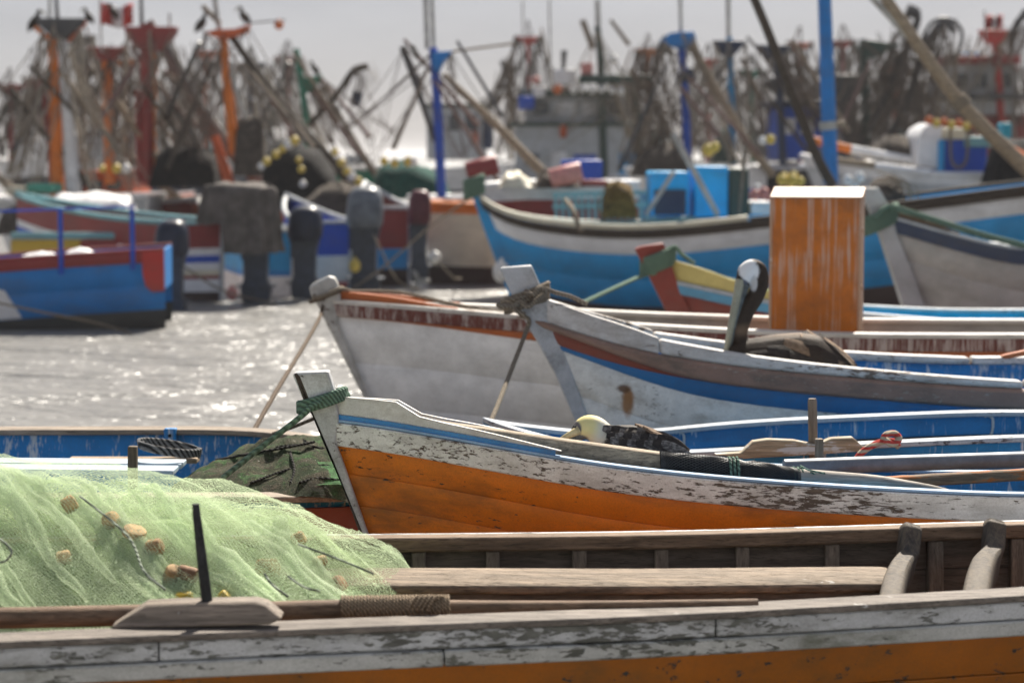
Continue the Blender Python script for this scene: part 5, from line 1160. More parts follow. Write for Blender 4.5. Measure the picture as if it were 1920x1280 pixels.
pB = panga('launch with red top and striped white and blue stern beside the blue launch', 28.5, [(318, 420), (418, 416), (416, 588), (322, 588)], [(0.28, k_maroon), (0.36, k_white), (0.44, k_royal), (0.52, k_white), (0.58, k_cream), (0.62, k_maroon), (0.76, k_white), (1.0, k_boot)], k_cyan, back=(-3.3, 3.6))
addto(pB, 29.6, [('b', 'side_rail', 20, 436, 330, 448, 0.1, k_cyan), ('b', 'side_band', 20, 449, 330, 490, 0.1, k_yellow), ('b', 'side_panel', 150, 450, 235, 488, 0.06, k_maroon, -0.06)])
panga('launch with pale blue top and white stern next to the covered motor', 29.5, [(458, 430), (552, 432), (548, 570), (462, 572)], [(0.55, k_sky), (0.62, k_blue), (0.93, k_white), (1.0, k_maroon)], k_alu, back=(-1.6, 4))
panga('launch with deep blue top over white stern', 30.5, [(560, 418), (660, 416), (656, 552), (566, 554)], [(0.46, k_royal), (0.82, k_white), (0.88, k_red), (1.0, k_boot)], k_grey, back=(-1.0, 4))
panga('launch with maroon top over sky blue stern', 31.5, [(680, 388), (770, 390), (768, 536), (684, 538)], [(0.52, k_maroon), (0.78, k_sky), (1.0, k_boot)], k_grey, back=(-0.6, 4))
# cream launch
vessel('launch', 'cream hulled launch with orange rail just left of the long blue boat', 'boat', 32.0, 860, [('hull', [(800, 382), (860, 384), (930, 386), (1010, 380)], 0.8, [(0.14, k_orange), (0.95, k_cream), (1.4, k_boot)], True, k_orange)])

def outboard(px, ytop, ybot, d, wpx, mats, label, tilt=0.0, cloth=None):
    root = thing('outboard_motor', label, 'outboard motor', (P(px, 500, d).x, d, 0), None)
    k = d / F; cowl, leg = mats; hh = (ybot - ytop) * k; z1 = P(px, ytop, d).z; x = P(px, 500, d).x; w_ = wpx * k; ch = hh * 0.36
    mb = MB(); rings = []
    for q, s_ in ((0, 0.86), (0.10, 0.98), (0.35, 1.0), (0.70, 0.94), (0.88, 0.80), (0.97, 0.6), (1.0, 0.35)):
        z = z1 - ch + ch * q; rings.append([V(x + s_ * w_ / 2 * math.copysign(abs(math.cos(t)) ** 0.6, math.cos(t)) + 0.02 * q, d + s_ * w_ * 0.62 * math.copysign(abs(math.sin(t)) ** 0.6, math.sin(t)), z) for t in [2 * math.pi * j / 18 for j in range(18)]])
    mb.loft(rings); cw = mb.build('cowl', cowl, root)
    mb = MB(); zc = z1 - ch; mb.loft([[V(x + a * w_ * s_ / 2 + dx, d + b * w_ * s_ * 0.8, zc - q * hh * 0.62) for a, b in ((-1, -.5), (1, -.5), (1, .6), (-1, .6))] for q, s_, dx in ((0, 0.84, 0), (0.2, 0.66, 0), (0.6, 0.62, 0), (0.78, 0.8, 0), (1, 0.7, 0))]); mb.build('midsection', leg, root, bevel=0.015)
    mb = MB(); mb.box((x, d + 0.05, zc - hh * 0.45), (w_ * 1.0, w_ * 0.9, 0.025)); mb.build('cavitation_plate', leg, root)
    mb = MB(); mb.box((x - w_ * 0.1, d + w_ * 0.55, zc - hh * 0.12), (w_ * 0.7, w_ * 0.5, hh * 0.16)); mb.build('bracket', k_dgrey, root, bevel=0.01)
    mb = MB(); zz = zc - hh * 0.60; mb.tube([V(x, d - 0.1, zz), V(x, d + 0.28, zz)], 0.045, 10); mb.build('gearcase', leg, root)
    for b in range(3):
        an = 2 * math.pi * b / 3; mb = MB(); mb.ell(V(x + 0.09 * math.cos(an), d - 0.12, zz + 0.09 * math.sin(an)), (0.09, 0.012, 0.04), 10, 6, Matrix.Rotation(-an, 3, 'Y')); mb.build('propeller_blade', k_alu, root)
    return root
outboard(322, 412, 600, 26.9, 62, (k_navy, k_leg), 'outboard motor with navy cowl on the blue launch stern')
outboard(480, 380, 572, 28.3, 70, (k_navy, k_leg), 'slate outboard motor under the draped grey cloth')
outboard(572, 386, 562, 28.9, 66, (k_navy, k_leg), 'outboard motor with dark navy cowl between white sterns')
outboard(684, 350, 562, 29.8, 70, (k_cowlg, k_leg), 'outboard motor with rounded grey cowl, rope draped over its leg')
outboard(786, 356, 532, 30.8, 44, (k_cowlr, k_leg), 'outboard motor with dark red cowl left of the cream launch')
# draped cover
mb = MB(); rows = []
for i in range(25):
    a = i / 24; row = []
    for j in range(41):
        th = 2 * math.pi * j / 40; c = P(452, 400, 28.3); r0 = (0.10 + 0.34 * sm(a, -0.1, 0.35) + 0.10 * a) * (1 + 0.15 * math.sin(th * 11 + a * 1.5) * a + 0.06 * nz(math.cos(th) * 3, math.sin(th) * 3, a * 4)); zt = P(452, 343, 28.3).z; drop = a * (0.95 if math.cos(th) > -0.2 else 0.55)
        row.append(V(c.x + math.copysign(abs(math.cos(th)) ** 0.7, math.cos(th)) * r0 * 0.98, c.y - 0.05 + math.sin(th) * r0 * 0.8, zt + 0.04 * nz(j * 0.3, i * 0.3, 0) - max(0, (a - 0.1)) * drop * 1.1 - 0.05 * math.cos(th) * 0))
    rows.append(row)
mb.grid(rows); mb.f.append(tuple(range(40))); mb.mi.append(0); o = mb.build('cover_cloth', k_cloth); recenter(o); tag(o, 'grey brown cloth draped over a motor in the middle left', 'cloth')
# fenders and lines on the sterns
def buoy(px, py, d, rp, mat, label, group, sq=1.0):
    k = rp * d / F; root = thing('buoy', label, 'buoy', P(px, py + rp, d), group); c = P(px, py, d)
    mb = MB(); mb.ell(c, (k, k, k * sq), 12, 8); mb.build('float', mat, root); mb = MB(); mb.tube([c + V(0, 0, k * sq * 0.9), c + V(0, 0, k * sq * 1.25)], k * 0.25, 8); mb.build('eye', mat, root); return root
buoy(940, 510, 25.4, 16, k_buoyw, 'white fender floating at the foot of the blue bow', None, 1.3)
buoy(815, 482, 30.5, 12, k_buoyw, 'white fender hanging on the cream launch', None)
buoy(665, 498, 29.3, 11, k_buoyy, 'yellow fender at the deep blue and white stern', None, 1.2)
buoy(435, 550, 28.0, 11, k_buoyp, 'pink white fender low beside the draped motor', None, 1.2)
for i, pts in enumerate(([(1060, 690, 30), (820, 490, 30.3), (850, 520, 30.2), (865, 522, 30.4)][1:], [(700, 440, 29.4), (715, 470, 29.3), (745, 525, 29.6), (790, 545, 30)], [(880, 372, 26), (800, 430, 28), (720, 500, 29), (640, 555, 29.5)], [(345, 500, 27), (420, 545, 27.4), (520, 570, 28)], [(-40, 560, 22.6), (80, 585, 22.9), (180, 605, 23.2), (260, 630, 23.3)])):
    rope('mooring_line', ['thin line hanging from the cream launch', 'pale line trailing from the grey motor into the water', 'long slack line from the blue bow across to the sterns', 'thin line sagging from the striped stern', 'brown line over the bottom of the blue launch', 'thin line from the rounded white stem slanting into the open water'][i], pts, 0.007 if i == 5 else 0.014, m_rope_tan, n=5)
# ------------------------------------------------------------------ masted fishing boats, left half
FB = 'fishing_boat'
vessel(FB, 'fishing boat with orange mast and white mast side by side at far left', 'boat', 38, 110, [
    ('hull', [(-60, 372), (60, 378), (180, 372), (270, 368)], 1.3, [(0.3, k_grey), (1.2, k_white), (2.0, k_boot)]),
    ('p', 'mast', [(98, 40), (103, 180), (108, 372)], 18, 26, k_orange), ('p', 'mast', [(114, 60), (126, 180), (138, 372)], 20, 30, k_white),
    ('p', 'mast', [(78, 150), (92, 260), (98, 360)], 8, 12, k_maroon), ('p', 'boom', [(86, 150), (128, 340), (134, 365)], 9, 10, k_alu),
    crosstree('crosstree', 112, 34, 92, 40, k_dgrey), ('p', 'crosstree_arm', [(66, 50), (104, 84)], 10, 8, k_orange), ('p', 'crosstree_arm', [(160, 40), (128, 78)], 9, 8, k_rust), ('p', 'aerial', [(93, -20), (93, 40)], 6, 6, k_alu), ('p', 'aerial', [(104, -20), (108, 40)], 6, 8, k_dgrey),
    ('p', 'boom', [(20, 165), (70, 235), (130, 300), (185, 375)], 10, 13, k_poled), ('p', 'boom', [(-10, 325), (60, 390), (110, 440)], 14, 18, k_pole), ('hang', 'rope_bundle', [(0, 330), (50, 385), (90, 425), (115, 440)], 6, 12, 3, k_linel),
    ('heap', 'canvas_heap', [(85, 378), (110, 366), (180, 362), (240, 368), (262, 392)], 436, 1.2, k_white, -1.5), ('heap', 'net_heap', [(0, 400), (30, 384), (70, 386), (90, 408)], 438, 1.2, k_netbr, -1.2),
    ('b', 'crate', 50, 345, 100, 362, 0.8, bp_('fleet_mint', (0.06, 0.42, 0.30)), -1), ('b', 'crate', 10, 350, 48, 366, 0.8, k_cream, -1),
    ('rig', [(80, 60), (100, 45), (150, 55), (112, 70)], [(0, 200), (20, 330), (60, 360), (180, 360), (250, 330), (40, 250)], 26, 3), ('hang', 'rope_bundle', [(140, 90), (160, 180), (200, 270), (250, 360)], 10, 14, 3, k_linel),
    ('hang', 'rope_bundle', [(70, 90), (60, 200), (30, 330)], 8, 10, 4, k_line)])
bird(66, 58, 38, 40, 1, 'dark bird hunched on the left end of the grey crosstree'); bird(166, 44, 38, 30, -1, 'dark bird on the right end of the grey crosstree')
vessel(FB, 'fishing boat with orange mast under a rust red crosstree and orange wheelhouse', 'boat', 42, 205, [
    ('hull', [(90, 372), (200, 376), (330, 366)], 1.3, [(0.4, k_rust), (1.4, k_dgrey), (2.0, k_boot)]),
    ('p', 'mast', [(198, 88), (202, 200), (207, 345)], 16, 22, k_orange), crosstree('crosstree', 198, 88, 74, 26, k_maroon, 14), ('b', 'wheelhouse', 158, 326, 250, 400, 2.0, k_rust), ('w', 170, 338, 192, 356, 0), ('w', 200, 338, 226, 356, 0), ('b', 'roof', 152, 320, 256, 326, 2.2, k_rust, -0.1),
    ('rig', [(170, 92), (198, 92), (230, 92)], [(120, 330), (150, 250), (260, 340), (290, 300), (240, 250)], 22, 3), ('p', 'boom', [(126, 100), (190, 210), (260, 310), (345, 380)], 10, 15, k_pole), ('hang', 'net_bundle', [(230, 100), (250, 150), (225, 230), (240, 320)], 12, 26, 4, k_line), ('hang', 'net_bundle', [(150, 170), (170, 250), (160, 320)], 9, 14, 4, k_line)])
vessel(FB, 'fishing boat with thick maroon mast and wide maroon head frame', 'boat', 40, 275, [
    ('hull', [(160, 378), (280, 380), (420, 368)], 1.3, [(0.4, k_maroon), (1.4, k_dgrey), (2.0, k_boot)]),
    ('p', 'mast', [(275, 45), (277, 200), (277, 345)], 26, 26, k_maroon), ('p', 'mast', [(258, 170), (262, 340)], 10, 12, k_maroon), ('p', 'mast_leg', [(288, 80), (288, 150), (286, 330)], 14, 12, k_orange), crosstree('crosstree', 281, 50, 100, 46, k_maroon, 26), ('p', 'aerial', [(264, -20), (266, 52)], 6, 8, k_dgrey), ('p', 'aerial', [(318, 25), (318, 55)], 4, 5, k_alu),
    ('p', 'boom', [(280, 40), (340, 150), (410, 260), (480, 335), (545, 400)], 15, 26, k_polep), ('p', 'boom', [(300, 50), (370, 180), (440, 280)], 7, 10, k_alu), ('p', 'boom', [(245, 88), (330, 200), (400, 260), (470, 330)], 8, 10, k_polep), ('p', 'boom', [(220, 190), (290, 290), (350, 350)], 12, 14, k_tan),
    ('heap', 'net_heap', [(285, 330), (300, 285), (340, 275), (390, 278), (412, 290), (420, 335)], 350, 1.5, k_netb, -0.3),
    ('rig', [(240, 60), (280, 60), (322, 60)], [(200, 300), (230, 330), (340, 290), (390, 300), (360, 220), (300, 250)], 20, 3), ('hang', 'net_bundle', [(330, 90), (345, 160), (310, 240), (330, 290)], 10, 18, 4, k_line)])
fl = thing('flag', 'red and white striped flag flying left of the maroon head frame', 'flag', P(189, 60, 41))
mb = MB(); mb.tube([P(187, -20, 41), P(189, 60, 41), P(191, 100, 41)], 0.02, 8); mb.build('pole', k_alu, fl)
for x0, x1, mt, nm in ((190, 210, k_red, 'red_band'), (210, 230, k_white, 'white_band'), (230, 249, k_red, 'red_band')):
    mb = MB(); rows = []
    for i in range(7):
        rows.append([P(lerp(x0, x1, i / 6), lerp(10, 50, j / 6) + 4 * math.sin(lerp(x0, x1, i / 6) * 0.12), 41 + 0.15 * math.sin(lerp(x0, x1, i / 6) * 0.18 + j * 0.3)) for j in range(7)])
    mb.grid(rows); o = mb.build(nm, mt, fl); sol = o.modifiers.new('thick', 'SOLIDIFY'); sol.thickness = 0.006
bird(213, 36, 40.6, 30, -1, 'small dark bird in front of the red and white flag')
vessel(FB, 'fishing boat with slanting orange mast, rust red head frame and long dark boom', 'boat', 39, 430, [
    ('hull', [(330, 378), (430, 380), (560, 372)], 1.3, [(0.4, k_rust), (1.4, k_dgrey), (2.0, k_boot)]),
    ('p', 'mast', [(418, 62), (428, 180), (440, 290)], 15, 20, k_orange), ('p', 'mast_leg', [(402, 255), (430, 345)], 16, 22, k_rust), ('poly', 'crosstree', [(384, 62), (400, 56), (440, 54), (466, 46), (462, 60), (432, 72), (408, 72)], 0.4, k_rust, -0.2),
    ('p', 'boom', [(400, -20), (412, 60), (436, 150), (458, 225)], 9, 11, k_alu), ('p', 'boom', [(380, 12), (412, 44)], 10, 10, k_pole), ('p', 'boom', [(436, 72), (500, 160), (560, 235), (620, 300), (670, 350)], 13, 24, k_poled), ('p', 'gaff_line', [(466, 44), (535, 38)], 3, 3, k_line),
    ('rig', [(384, 60), (420, 62), (464, 52)], [(350, 180), (330, 270), (380, 300), (470, 300), (490, 230), (580, 250)], 18, 2.6), ('heap', 'net_heap', [(440, 250), (455, 222), (480, 218), (500, 240)], 330, 0.8, k_netbr), ('hang', 'net_bundle', [(345, 150), (375, 210), (340, 290)], 9, 12, 4, k_line)])
bird(378, 60, 39, 36, 1, 'dark bird on the left end of the rust red head frame'); bird(458, 46, 39, 34, -1, 'dark bird on the right end of the rust red head frame')
hb_ = buoy(523, 47, 39, 9, k_buoyo, 'small red marker hung on a line out from the rust red head frame', None)
vessel('fishing_net', 'tall black net pile with strings of yellow floats behind the covered motors', 'net', 36, 570, [('heap', 'net_mound', [(488, 330), (502, 275), (525, 262), (560, 266), (600, 285), (640, 340)], 392, 1.6, k_netb), ('heap', 'net_fold', [(560, 385), (600, 352), (640, 340), (690, 360)], 395, 1.0, k_netbr, -0.9)], z=0.5)
def flo(x):
    for lim, lab, grp in ((480, 'yellow or white float beside the orange wheelhouse', 'floats by the orange wheelhouse'), (570, 'yellow or white float strung across the black net pile', 'floats strung on the black net pile'), (700, 'yellow or white float hanging right of the black net pile', 'floats right of the black net pile'), (1000, 'yellow or white float lying on the teal net heap', 'floats on the teal net heap'), (9999, 'yellow or white float between the blue cabin doors and the thick blue mast', 'floats left of the thick blue mast')):
        if x < lim: return lab, grp
for i, (x, y, r) in enumerate([(490, 312, 7), (500, 303, 8), (518, 290, 8), (530, 280, 7), (541, 271, 9), (552, 264, 9), (560, 300, 6), (565, 318, 7), (568, 345, 7), (628, 285, 7), (640, 305, 8), (650, 322, 8), (660, 332, 9), (672, 340, 8), (192, 316, 7), (218, 316, 9), (236, 316, 9), (720, 302, 8), (740, 306, 8), (765, 303, 9), (775, 305, 8), (1328, 282, 12), (1340, 276, 10), (1445, 262, 9), (1430, 264, 8), (1470, 332, 9), (1488, 330, 9), (1482, 345, 8), (1420, 352, 8)]):
    buoy(x, y, 34.9 if x < 1000 else 30, r, k_buoyy if i % 4 else k_buoyw, *flo(x))
vessel(FB, 'fishing boat with dark green mast and a block hanging from its derrick', 'boat', 44, 575, [
    ('hull', [(520, 318), (600, 322), (720, 312)], 1.3, [(0.5, k_green), (1.6, k_dgrey), (2.4, k_boot)]),
    ('p', 'mast', [(555, 92), (566, 160), (576, 250), (580, 330)], 12, 14, k_green), ('poly', 'mast_bracket', [(566, 146), (604, 140), (600, 152), (580, 174), (568, 176)], 0.3, k_green, -0.15), ('p', 'derrick', [(574, 242), (630, 180), (662, 134), (690, 124)], 10, 13, k_poled), ('p', 'block', [(672, 172), (666, 200)], 20, 16, k_dblue),
    ('hang', 'block_rope', [(670, 130), (680, 150), (668, 190)], 7, 12, 3, k_line), ('hang', 'block_rope', [(690, 125), (700, 150), (680, 180)], 5, 6, 3, k_linel), ('p', 'ladder_rail', [(676, 205), (692, 295)], 2.5, 2.5, k_alu), ('p', 'ladder_rail', [(688, 205), (706, 295)], 2.5, 2.5, k_alu),
    ('rig', [(600, 145), (566, 140), (665, 132)], [(520, 300), (640, 320), (700, 330), (740, 250), (600, 300)], 16, 2.4), ('p', 'boom', [(606, 160), (650, 240), (700, 320), (730, 365)], 9, 13, k_pole), ('p', 'boom', [(530, 100), (528, 140)], 9, 9, k_alu), ('heap', 'net_heap', [(690, 350), (720, 305), (770, 300), (830, 330), (850, 360)], 372, 1.5, k_netg, -3)])
bird(590, 140, 44, 26, -1, 'small dark bird on the green mast bracket')
vessel(FB, 'fishing boat with navy blue mast and tan boom reaching down right, right of the gap', 'boat', 36, 825, [
    ('hull', [(760, 372), (840, 374), (960, 366)], 1.2, [(0.5, k_white), (1.4, k_dgrey), (2.0, k_boot)]),
    ('p', 'mast', [(812, 90), (820, 200), (828, 370)], 16, 18, k_royal), ('poly', 'mast_bracket', [(808, 98), (848, 95), (842, 104), (830, 118), (824, 134), (812, 134)], 0.35, k_blue, -0.17), ('p', 'aerial', [(797, -20), (801, 92)], 9, 9, k_alu), ('p', 'aerial', [(809, -20), (813, 90)], 8, 8, k_alu), ('p', 'derrick', [(755, 88), (786, 175), (815, 265)], 14, 10, k_dgrey), ('p', 'derrick', [(772, 86), (784, 108)], 9, 9, k_poled),
    ('p', 'gaff', [(848, 97), (900, 90), (964, 82)], 5, 5, k_tan), ('p', 'gaff_drop', [(962, 82), (960, 110)], 3, 3, k_line), ('p', 'boom', [(832, 140), (900, 205), (960, 265), (1020, 325), (1055, 345)], 11, 22, k_tan), ('rig', [(758, 88), (815, 95), (845, 100)], [(790, 280), (700, 300), (650, 240), (860, 300), (880, 320), (900, 200)], 16, 2.2), ('hang', 'net_bundle', [(845, 105), (843, 125), (848, 145)], 4, 8, 3, k_line)])
# white trawlers with wheelhouses
vessel('trawler', 'pale grey trawler wheelhouse behind the navy mast', 'trawler', 58, 855, [
    ('hull', [(740, 318), (860, 316), (980, 305)], 2.0, [(0.6, k_white), (2.0, k_dgrey), (3.0, k_boot)]), ('b', 'wheelhouse', 800, 200, 912, 300, 2.5, k_grey), ('w', 812, 215, 832, 245, 0), ('w', 842, 215, 860, 245, 0), ('w', 872, 215, 894, 245, 0), ('b', 'roof', 794, 194, 918, 201, 2.8, k_dgreen, -0.1), ('p', 'life_ring', [(886, 258), (896, 258)], 26, 26, k_rust), ('b', 'door', 905, 225, 925, 280, 0.1, k_dblue, -0.1),
    ('p', 'mast', [(955, 115), (958, 240), (958, 300)], 8, 9, k_pole), ('p', 'mast', [(930, 240), (935, 190), (950, 178)], 6, 6, k_pole), ('rig', [(955, 118), (950, 130), (960, 150)], [(905, 200), (880, 290), (990, 270), (920, 180)], 16, 2), ('hang', 'net_bundle', [(952, 112), (950, 150), (962, 190)], 7, 14, 4, k_line)])
vessel('trawler', 'grey white trawler with two deck wheelhouse and dark green gantry in the centre', 'trawler', 50, 1090, [
    ('hull', [(930, 338), (1090, 336), (1280, 322)], 2.2, [(0.6, k_white), (2.0, k_blue), (3.0, k_boot)]),
    ('b', 'lower_deckhouse', 965, 235, 1205, 345, 3.0, k_grey), ('w', 1075, 290, 1118, 340, 0, k_royal, 'door'), ('w', 1160, 288, 1190, 345, 0, k_sky, 'door'), ('w', 1034, 285, 1062, 315, 0, k_white, 'panel'), ('w', 985, 288, 1010, 310, 0),
    ('b', 'wheelhouse', 985, 178, 1170, 235, 2.6, k_grey, 0.3), ('w', 1000, 192, 1030, 216, 0.3), ('w', 1042, 192, 1080, 216, 0.3, k_white, 'window'), ('w', 1092, 192, 1130, 216, 0.3, k_white, 'window'), ('w', 1140, 192, 1162, 216, 0.3),
    ('b', 'bridge_roof', 975, 168, 1185, 180, 3.0, k_dgreen, 0.1), ('b', 'deck_edge', 955, 229, 1215, 237, 3.2, k_dgreen, -0.1), ('p', 'life_ring', [(1050, 245), (1062, 245)], 26, 26, k_rust),
    ('b', 'gantry_beam', 1086, 140, 1222, 156, 0.5, k_dgreen, -0.4), ('p', 'gantry_post', [(1120, 50), (1126, 120), (1134, 370)], 12, 16, k_dgreen), ('p', 'gantry_leg', [(1150, 156), (1180, 250), (1230, 330)], 10, 14, k_tan), ('p', 'gantry_leg', [(1190, 156), (1200, 330)], 12, 14, k_dgreen), ('p', 'derrick', [(1092, 38), (1112, 92)], 12, 12, k_pole), ('p', 'derrick', [(1145, 38), (1180, 85)], 7, 9, k_pole), ('p', 'aerial', [(1120, 0), (1122, 60)], 10, 10, k_alu),
    ('b', 'tank', 1038, 130, 1080, 158, 0.6, k_white, -0.2), ('p', 'radar', [(1058, 95), (1056, 130)], 12, 8, k_dgrey), ('b', 'bundle', 972, 180, 1002, 205, 0.5, k_royal, -0.4), ('b', 'bundle', 1000, 162, 1022, 182, 0.5, k_white, -0.4), ('b', 'bundle', 1090, 118, 1112, 140, 0.4, k_buoyp, -0.3),
    ('p', 'aerial', [(980, 0), (982, 175)], 3, 3, k_alu), ('p', 'aerial', [(1030, 0), (1032, 130)], 4, 4, k_alu),
    ('rig', [(1120, 60), (1090, 145), (1220, 145), (1060, 130)], [(960, 230), (980, 330), (1060, 240), (1210, 330), (1260, 300), (1170, 240)], 26, 2.2)])
gb_ = 'buoys piled on the trawler roof'
for (x, y, r, m_) in [(1045, 168, 9, k_buoyo), (1075, 170, 7, k_buoyw), (1092, 168, 7, k_buoyw), (1110, 170, 7, k_buoyw), (1128, 168, 7, k_buoyw), (1148, 170, 7, k_buoyw), (1165, 172, 8, k_buoyw), (1005, 150, 8, k_buoyp), (1150, 112, 9, k_buoyw)]: buoy(x, y, 49.4, r, m_, {k_buoyo: 'orange buoy on the grey trawler roof', k_buoyp: 'pink buoy left on the grey trawler roof'}.get(m_, 'white buoy in the row on the grey trawler roof'), gb_)
# heap of gear on the foredeck left of centre
for (x, y, m_, l_) in ((905, 322, k_maroon, 'dark red drum lying behind the blue bow'), (1062, 335, k_buoyp, 'pink drum lying on a deck right of the tan boom')):
    c = P(x, y, 28.6); k = 28.6 / F; mb = MB(); q = 18 * k
    mb.lathe(c - V(0.2, 0, 0), [(q * 0.9, -0.02), (q, 0.0), (q, 0.18), (q * 1.04, 0.2), (q, 0.22), (q, 0.4), (q * 0.9, 0.42)], 18, (1, 0, 0.25)); o = mb.build('drum', m_); recenter(o); tag(o, l_, 'drum')
vessel(FB, 'low launch with white coaming and maroon deck behind the blue bow', 'boat', 29.0, 1000, [('hull', [(880, 352), (980, 345), (1200, 344)], 0.9, [(0.22, k_white), (1.2, k_maroon), (1.8, k_boot)]), ('heap', 'canvas_heap', [(935, 345), (950, 325), (975, 322), (998, 345)], 350, 0.8, k_cream), ('b', 'deck_box', 1055, 300, 1130, 340, 1.2, k_royal, 0.8), ('heap', 'net_heap', [(1000, 345), (1020, 318), (1060, 322), (1090, 345)], 352, 0.7, k_netbr), ('b', 'deck_band', 1090, 338, 1140, 350, 0.5, k_maroon, -0.3)])
# ------------------------------------------------------------------ masted fishing boats, right half
vessel(FB, 'fishing boat with bright blue mast right of the trawler, brown boom slanting down', 'boat', 40, 1285, [
    ('hull', [(1180, 318), (1300, 322), (1440, 312)], 1.4, [(0.4, k_white), (1.5, k_blue), (2.2, k_boot)]),
    ('p', 'mast', [(1276, 60), (1284, 180), (1290, 320)], 16, 16, k_royal), ('poly', 'mast_bracket', [(1238, 78), (1256, 62), (1300, 58), (1306, 72), (1290, 92), (1276, 92), (1250, 84)], 0.35, k_blue, -0.17), ('p', 'power_block', [(1250, 70), (1240, 90), (1262, 100)], 14, 12, k_dgrey), ('p', 'spreader', [(1268, 150), (1300, 140)], 22, 26, k_dblue),
    ('p', 'boom', [(1292, 70), (1340, 160), (1400, 265), (1450, 330)], 11, 17, k_tan), ('p', 'boom', [(1180, 130), (1230, 200), (1280, 300)], 10, 12, k_pole), ('hang', 'net_bundle', [(1230, 90), (1215, 160), (1235, 230), (1210, 310)], 14, 40, 4, k_line), ('hang', 'net_bundle', [(1180, 160), (1200, 230), (1190, 310)], 12, 26, 4, k_linel),
    ('rig', [(1245, 75), (1280, 65), (1300, 68)], [(1200, 310), (1240, 250), (1330, 300), (1350, 200), (1380, 310)], 26, 2.6), ('heap', 'net_heap', [(1180, 318), (1210, 280), (1250, 270), (1290, 290), (1310, 318)], 330, 1.2, k_netbr, -0.5), ('p', 'aerial', [(1275, -10), (1277, 62)], 7, 7, k_alu)])
vessel(FB, 'fishing boat with slim blue mast under a flat dark blue head frame', 'boat', 43, 1372, [
    ('hull', [(1300, 312), (1390, 316), (1500, 308)], 1.3, [(0.4, k_white), (1.5, k_green), (2.2, k_boot)]),
    ('p', 'mast', [(1368, 70), (1371, 180), (1374, 320)], 12, 14, k_sky), crosstree('crosstree', 1368, 76, 62, 30, k_dblue, 10), ('p', 'aerial', [(1365, -10), (1366, 76)], 9, 8, k_alu), ('p', 'boom', [(1390, 110), (1430, 190), (1480, 270)], 8, 12, k_pole), ('rig', [(1340, 80), (1368, 80), (1398, 80)], [(1320, 300), (1400, 300), (1430, 250), (1340, 200)], 20, 2.6), ('heap', 'canopy', [(1330, 300), (1345, 250), (1360, 240), (1380, 300)], 305, 1.0, k_dgreen), ('hang', 'net_bundle', [(1440, 160), (1425, 230), (1440, 300)], 8, 12, 3, k_linel)])
vessel(FB, 'fishing boat with dark head frame and blue wheelhouse near the thick blue mast', 'boat', 41, 1470, [
    ('hull', [(1400, 312), (1480, 316), (1640, 304)], 1.4, [(0.4, k_dgrey), (1.5, k_maroon), (2.2, k_boot)]),
    ('p', 'mast', [(1452, 80), (1462, 180), (1468, 310)], 12, 16, k_dblue), crosstree('crosstree', 1452, 84, 66, 26, k_dblue, 12), ('b', 'wheelhouse', 1460, 200, 1540, 300, 2.0, k_royal, 0.3), ('w', 1468, 222, 1492, 252, 0.3, k_white, 'window'), ('w', 1500, 222, 1526, 252, 0.3, k_white, 'window'), ('b', 'roof', 1448, 188, 1552, 200, 2.3, k_dblue, 0.2), ('p', 'light', [(1440, 152), (1456, 170)], 22, 18, k_dgrey),
    ('p', 'derrick', [(1538, 200), (1580, 280), (1620, 310)], 24, 18, k_dblue), ('rig', [(1420, 88), (1452, 86), (1484, 88)], [(1400, 300), (1430, 240), (1500, 190), (1540, 180), (1580, 300)], 24, 2.6), ('hang', 'net_bundle', [(1480, 120), (1500, 180), (1530, 240)], 10, 26, 4, k_line)])
vessel(FB, 'fishing boat with dark green post and curved derricks draped with black nets', 'boat', 45, 1640, [
    ('hull', [(1540, 300), (1640, 306), (1800, 292)], 1.5, [(0.4, k_dgrey), (1.6, k_dblue), (2.4, k_boot)]),
    ('p', 'mast', [(1618, 74), (1622, 170), (1624, 300)], 14, 18, k_dgreen), ('poly', 'mast_bracket', [(1610, 86), (1626, 74), (1690, 84), (1650, 104), (1630, 112), (1616, 108)], 0.35, k_dgreen, -0.17),
    ('p', 'derrick', [(1600, 300), (1640, 220), (1690, 110), (1720, 40), (1712, 14)], 16, 14, k_dgrey), ('p', 'derrick', [(1650, 300), (1700, 190), (1740, 80), (1770, 42), (1790, 60)], 16, 12, k_dgrey), ('p', 'hoop', [(1745, 120), (1732, 80), (1745, 45), (1775, 35), (1802, 55), (1800, 90), (1780, 115)], 7, 7, k_dgrey), ('p', 'power_block', [(1700, 18), (1722, 28)], 24, 22, k_dgrey),
    ('hang', 'net_bundle', [(1700, 60), (1690, 140), (1660, 220), (1620, 290)], 16, 46, 4, k_line), ('hang', 'net_bundle', [(1760, 60), (1740, 140), (1720, 230), (1700, 300)], 16, 46, 4, k_line), ('hang', 'net_bundle', [(1680, 100), (1640, 160), (1590, 230), (1560, 300)], 14, 30, 4, k_line), ('hang', 'net_bundle', [(1790, 90), (1775, 160), (1760, 240)], 12, 30, 3, k_linel),
    ('b', 'upper_house', 1560, 140, 1610, 300, 1.5, k_dgrey, 0.8), ('w', 1566, 160, 1584, 190, 0.8), ('w', 1588, 160, 1604, 190, 0.8), ('rig', [(1618, 80), (1700, 30), (1770, 45)], [(1560, 240), (1580, 300), (1680, 290), (1740, 280), (1820, 260)], 30, 2.6)])
